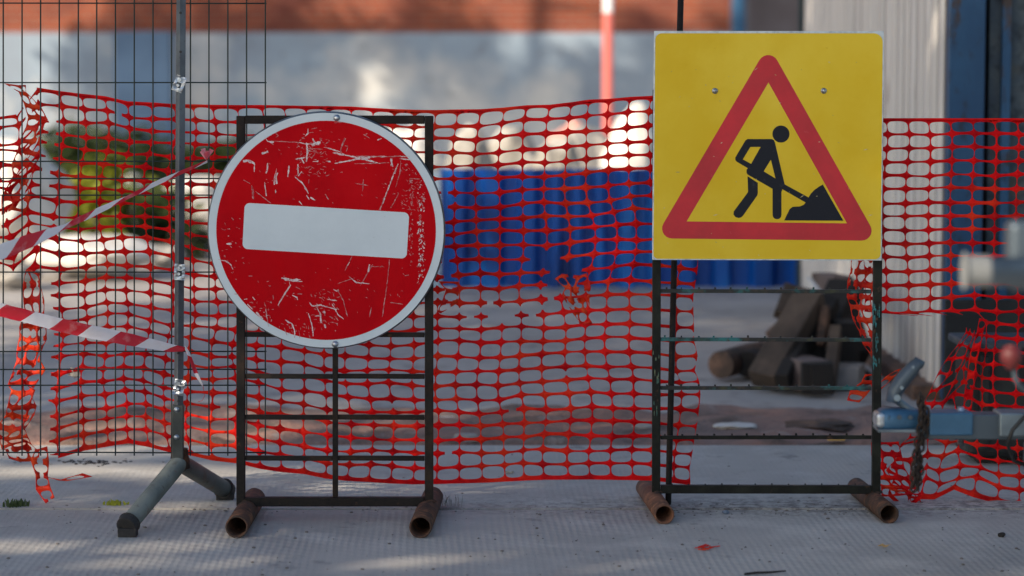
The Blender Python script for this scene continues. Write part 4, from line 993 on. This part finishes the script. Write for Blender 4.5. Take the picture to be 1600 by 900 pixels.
for (x, y) in ((1117, 142), (1287, 142)):
    bm = bmesh.new(); screw(bm, P(x, y, YS)+Vector((0, -.0008, 0)), .0056); obj('screw', bm, M_zinc, sn, smooth=True)

# ---------------------------------------------------------------- trailer drawbar, right foreground
YT = 6.25
tr = thing('trailer', (1.6, 6.4, 0), 'blue trailer drawbar with coupling, chain and red knob, at the right edge', 'trailer')
def px_box(bm, x0, y0, x1, y1, Y, dep, mi=0):
    a = P(x0, y1, Y); b = P(x1, y0, Y); return box(bm, (a.x, Y-dep/2, a.z), (b.x, Y+dep/2, b.z), None, mi)
bm = bmesh.new(); px_box(bm, 1440, 645, 1800, 684, YT, .07); obj('drawbar', bm, M_tdark, tr, bevel=.004)
bm = bmesh.new(); px_box(bm, 1448, 642, 1516, 677, YT-.003, .086); obj('coupling_sleeve', bm, M_tblue, tr, bevel=.004)
bm = bmesh.new(); px_box(bm, 1556, 642, 1640, 678, YT-.006, .096); obj('clamp_plate', bm, M_tgrey, tr, bevel=.004)
# coupling head: rounded nose with a lower flange
bm = bmesh.new(); prof = [(1371, 12, .8), (1375, 17, .92), (1384, 19, 1), (1400, 18.5, 1), (1420, 17, .9), (1438, 15.5, .75), (1450, 15, .7)]
rings = []
for (x, h_, d_) in prof:
    kk = YT/F; c = P(x, 655, YT); rings.append([bm.verts.new(c+Vector((0, .042*d_*math.copysign(abs(math.cos(a))**.6, math.cos(a)), h_*kk*math.copysign(abs(math.sin(a))**.6, math.sin(a))))) for a in [q*math.pi/10 for q in range(20)]])
for A, B in zip(rings, rings[1:]):
    for q in range(20): bm.faces.new((A[q], A[(q+1)%20], B[(q+1)%20], B[q]))
bm.faces.new(rings[0]); bm.faces.new(rings[-1]); ch = obj('coupling_head', bm, M_tblue, tr, smooth=True, bevel=.003)
bm = bmesh.new(); px_box(bm, 1368, 667, 1440, 671.5, YT-.001, .10); obj('flange', bm, M_tgrey, ch, bevel=.0015)
bm = bmesh.new(); px_box(bm, 1366, 643, 1381, 666, YT-.004, .075); obj('nose', bm, M_alu, ch, bevel=.009)
bm = bmesh.new(); pth = [(1395, 628), (1398, 612), (1410, 594), (1425, 577), (1434, 567), (1442, 571)]
tube(bm, [P(x, y, YT) for x, y in pth], [.019, .021, .021, .0195, .017, .011], 12)
for v in bm.verts: v.co.y = YT+(v.co.y-YT)*1.25
hd = obj('release_lever', bm, M_tdark, tr, smooth=True)
bm = bmesh.new()
tube(bm, [P(1402, 622, YT-.03), P(1402, 622, YT+.03)], .009, 10); obj('pivot', bm, M_tgrey, hd)
bm = bmesh.new(); tube(bm, [P(1409, 606, YT-.028), P(1409, 606, YT+.028)], .005, 8); tube(bm, [P(1427, 574, YT-.026), P(1427, 574, YT+.026)], .004, 8)
tube(bm, [P(1398, 622, YT), P(1418, 638, YT), P(1432, 646, YT)], .010, 8); obj('pivot', bm, M_tgrey, hd)
for x, y in ((1501, 640.5), (1501, 690)):
    bm = bmesh.new(); c = P(x, y, YT); tube(bm, [c+Vector((0, 0, -.008)), c+Vector((0, 0, .008))], .009, 6); obj('bolt', bm, M_zinc, tr)
for (fx, fy, bx, by) in ((1028, 0, 0, 0), (1369, 0, 0, 0)):
    bm = bmesh.new(); ico(bm, (P(fx, 770, YG+.0125).x, YG+.0125, .058), .016, 2, (1.2, 1.1, .5), .25, 2, fx); obj('weld', bm, M_pipe, ys, smooth=True)
for x, y in ((1405, 652), (1422, 652)):
    bm = bmesh.new(); c = P(x, y, YT-.043); tube(bm, [c, c+Vector((0, -.004, 0))], .006, 10); obj('bolt', bm, M_tdark, ch)
# chain wrapped round the bar and hanging down
bm = bmesh.new()
def link(c, ax, up, s=.015, r=.0032):
    pts = [c+ax*math.cos(a)*s*.55+up*math.sin(a)*s for a in [q*math.pi/6 for q in range(13)]]; tube(bm, pts, r, 6, cap=False)
cp = [(1437, 622), (1441, 640), (1440, 660), (1434, 690), (1430, 720), (1428, 745), (1429, 768)]; tot = []
for a, b in zip(cp, cp[1:]):
    for q in range(3): tot.append((a[0]+(b[0]-a[0])*q/3, a[1]+(b[1]-a[1])*q/3))
for q, (x, y) in enumerate(tot):
    link(P(x, y, YT-.055), Vector((1, 0, 0)) if q % 2 else Vector((.3, 1, 0)).normalized(), Vector((.1, 0, 1)).normalized())
    if 640 < y: link(P(x+7+2*math.sin(q), y-3, YT-.045), Vector((.5, 1, 0)).normalized() if q % 2 else Vector((1, 0, 0)), Vector((-.1, 0, 1)).normalized())
obj('safety_chain', bm, M_chain, tr)
bm = bmesh.new(); px_box(bm, 1572, 345, 1640, 452, 4.3, .06); wp_ = obj('winch_post', bm, M_tdark, tr, bevel=.012)
bm = bmesh.new(); tube(bm, [P(1625, 452, 4.3), P(1640, 700, 4.3), P(1690, 720, 5.1)], .02, 12); obj('jockey_tube', bm, M_tdark, tr)
bm = bmesh.new(); tube(bm, [P(1532, 424, 4.25), P(1700, 428, 4.25)], .026, 16); wa = obj('winch_arm', bm, M_tgrey, tr)
bm = bmesh.new(); tube(bm, [P(1506, 423, 4.25), P(1548, 424, 4.25)], .028, 16); obj('arm_grip', bm, mat('pale_grip', (.20, .21, .21), .7), wa, bevel=.006)
bm = bmesh.new(); a = P(1680, 690, 5.85); beam(bm, Vector((a.x, 4.9, .33)), Vector((a.x, 6.3, .33)), .06, .06); obj('cross_member', bm, M_tdark, tr)
bm = bmesh.new(); tube(bm, [P(1583, 572, 5.1), P(1586, 590, 5.1), P(1592, 602, 5.1), P(1660, 650, 6.0)], .006, 8); lv = obj('brake_lever', bm, M_tdark, tr)
bm = bmesh.new(); c = P(1580, 556, 5.1); tube(bm, [c+Vector((0, 0, .024)), c+Vector((0, 0, .019)), c+Vector((0, 0, .008)), c+Vector((0, 0, -.008)), c+Vector((0, 0, -.022)), c+Vector((0, 0, -.030))], [.006, .017, .024, .024, .014, .008], 16); obj('knob', bm, M_knob, lv)
bm = bmesh.new(); tube(bm, [P(1630, 630, 6.15), P(1600, 652, 6.15), P(1582, 672, 6.15), P(1574, 694, 6.15), P(1584, 720, 6.2), P(1640, 740, 6.2)], .0055, 8); obj('cable', bm, M_cable, tr)
# rest of the trailer, beyond the edge of the photo
bm = bmesh.new(); box(bm, (2.3, 5.5, .42), (4.2, 6.9, .50)); obj('chassis', bm, M_tdark, tr)
bm = bmesh.new(); box(bm, (2.35, 5.52, .503), (4.2, 6.88, .95)); obj('body', bm, M_tblue, tr, bevel=.01)
bm = bmesh.new(); box(bm, (P(1799, 0, YT).x, YT-.03, .30), (2.4, YT+.03, .419)); obj('frame_rail', bm, M_tdark, tr)
bm = bmesh.new(); box(bm, (1.38, 5.70, .30), (1.45, 5.76, .419)); obj('frame_rail', bm, M_tdark, tr)
for y in (5.35, 6.92):
    bm = bmesh.new(); tube(bm, [(3.2, y, .3), (3.2, y+.16, .3)], .3, 32); wv = obj('wheel', bm, M_rubber, tr)
    bm = bmesh.new(); tube(bm, [(3.2, y-.006, .3), (3.2, y+.166, .3)], .17, 24); obj('rim', bm, M_tgrey, wv)

# ---------------------------------------------------------------- small things on the ground
def leaf(px, py, s, m, label, name='fallen_leaf', cat='leaf', z=.004, rz=0, seed=0):
    c = G(px, py); bm = bmesh.new(); r = random.Random(seed); n = 10
    top = [bm.verts.new(Vector((math.cos(6.283*q/n+rz)*s*r.uniform(.7, 1.1), math.sin(6.283*q/n+rz)*s*.6*r.uniform(.7, 1.1), z+s*.35*(q % 3 == 0)+s*.1*r.random()))+c) for q in range(n)]
    cc = bm.verts.new(c+Vector((0, 0, z+s*.15)))
    for q in range(n): bm.faces.new((cc, top[q], top[(q+1)%n]))
    tag(obj(name, bm, m, loc=c, solid=.0006), label, cat)
leaf(1382, 856, .018, M_ylf, 'curled yellow leaf on the ground before the right pipe foot', seed=2)
leaf(796, 741, .018, mat('pale_leaf', (.5, .42, .28), .7), 'pale dry leaf on the pavement just behind the net between the signs', seed=3)
c = G(1100, 858); bm = bmesh.new(); r = random.Random(4)
for q in range(9):
    a = c+Vector((r.uniform(-.03, .02), r.uniform(-.02, .02), .003)); b = a+Vector((r.uniform(.01, .035), r.uniform(-.02, .02), r.uniform(0, .006)))
    beam(bm, a, b, .005, .0015)
tag(obj('plastic_scrap', bm, M_netsun, loc=c), 'flat red scrap of torn net on the ground below the yellow sign', 'plastic scrap')
bm = bmesh.new(); tube(bm, [G(1163, 897, .004), G(1180, 895, .006), G(1205, 894, .005), G(1228, 892, .007)], [.003, .0035, .003, .002], 6)
tag(obj('twig', bm, M_woodd, loc=G(1195, 895)), 'dark straight twig lying at the bottom of the photo', 'twig')
def stone(px, py, s, m, label, seed):
    c = G(px, py); bm = bmesh.new(); ico(bm, c+Vector((0, 0, s*.5)), s, 2, (1, 1, .7), .25, 1.5, seed); tag(obj('stone', bm, m, loc=c), label, 'stone')
stone(1134, 803, .010, mat('blue_grey_stone', (.16, .20, .26), .8), 'small blue grey stone on the seam below the yellow sign', 1)
stone(1565, 839, .011, M_woodd, 'small dark stone at the lower right', 2)
bm = bmesh.new(); r = random.Random(12)
for q in range(800):
    px, py = r.uniform(-80, 1680), 700+200*r.random()**.8
    c = G(px, py); s = r.choice((.0012, .0016, .0018, .0022, .0025, .003, .0045))
    if r.random() < .5: c = Vector((c.x if r.random() < .5 else r.uniform(.45, 1.1), SEAM+r.gauss(.03, .07), 0))
    ico(bm, c+Vector((0, 0, s*.4)), s, 1, (1.3, 1.1, .7), .2, 2, q)
tag(obj('grit', bm, mat('dark_grit', (.14, .125, .115), .9, 0, [((.25, .22, .2), 30, .55, .1)]), loc=(0, SEAM, 0)), 'dark grit and crumbs scattered over the concrete', 'grit', kind='stuff')
def tuft(px, py, n, h, spread, m, label, seed, wide=.0012):
    c = G(px, py); bm = bmesh.new(); r = random.Random(seed)
    for q in range(n):
        a = c+Vector((r.gauss(0, spread*.4), r.gauss(0, spread*.25), 0)); hh = h*r.uniform(.5, 1.1); dx, dy = r.gauss(0, .45)*hh, r.gauss(0, .3)*hh
        p1 = a+Vector((dx*.4, dy*.4, hh*.6)); p2 = a+Vector((dx, dy, hh)); w_ = Vector((wide, 0, 0))
        v = [bm.verts.new(x) for x in (a-w_, a+w_, p1+w_*1.3, p1-w_*1.3, p2)]
        bm.faces.new(v[:4]); bm.faces.new((v[3], v[2], v[4]))
    tag(obj('weed', bm, m, loc=c), label, 'weed')
tuft(24, 792, 50, .024, .05, M_leafd, 'small dark green weed at the foot of the torn net', 1, .0025)
tuft(178, 790, 36, .02, .035, M_leafy, 'small yellow green weed in the seam left of the post foot', 2, .003)
M_dry = mat('dry_grass', (.16, .15, .12), .8)
tuft(582, 794, 9, .05, .03, M_dry, 'few dry grass blades behind the bottom bar of the round sign stand', 3, .0005)
tuft(701, 792, 22, .045, .06, M_dry, 'dry grass tuft right of the round sign stand', 4, .0005)
bm = bmesh.new(); r = random.Random(3); c = G(110, 722)
for q in range(60): ico(bm, G(95+r.gauss(50, 28), 722+r.gauss(0, 2.0), .003), r.uniform(.002, .006), 1, (1.6, 1.2, .5), .2, 2, q)
tag(obj('soil_crumbs', bm, M_rubber, loc=c), 'dark line of soil crumbs behind the wire fence at the lower left', 'soil', kind='stuff')
bm = bmesh.new(); c = P(117, 583, 7.45); ico(bm, c, .017, 2, (1.2, .4, .9), .3, 2, 3)
obj('stuck_leaf', bm, mat('grey_leaf', (.42, .38, .33), .8), nm)
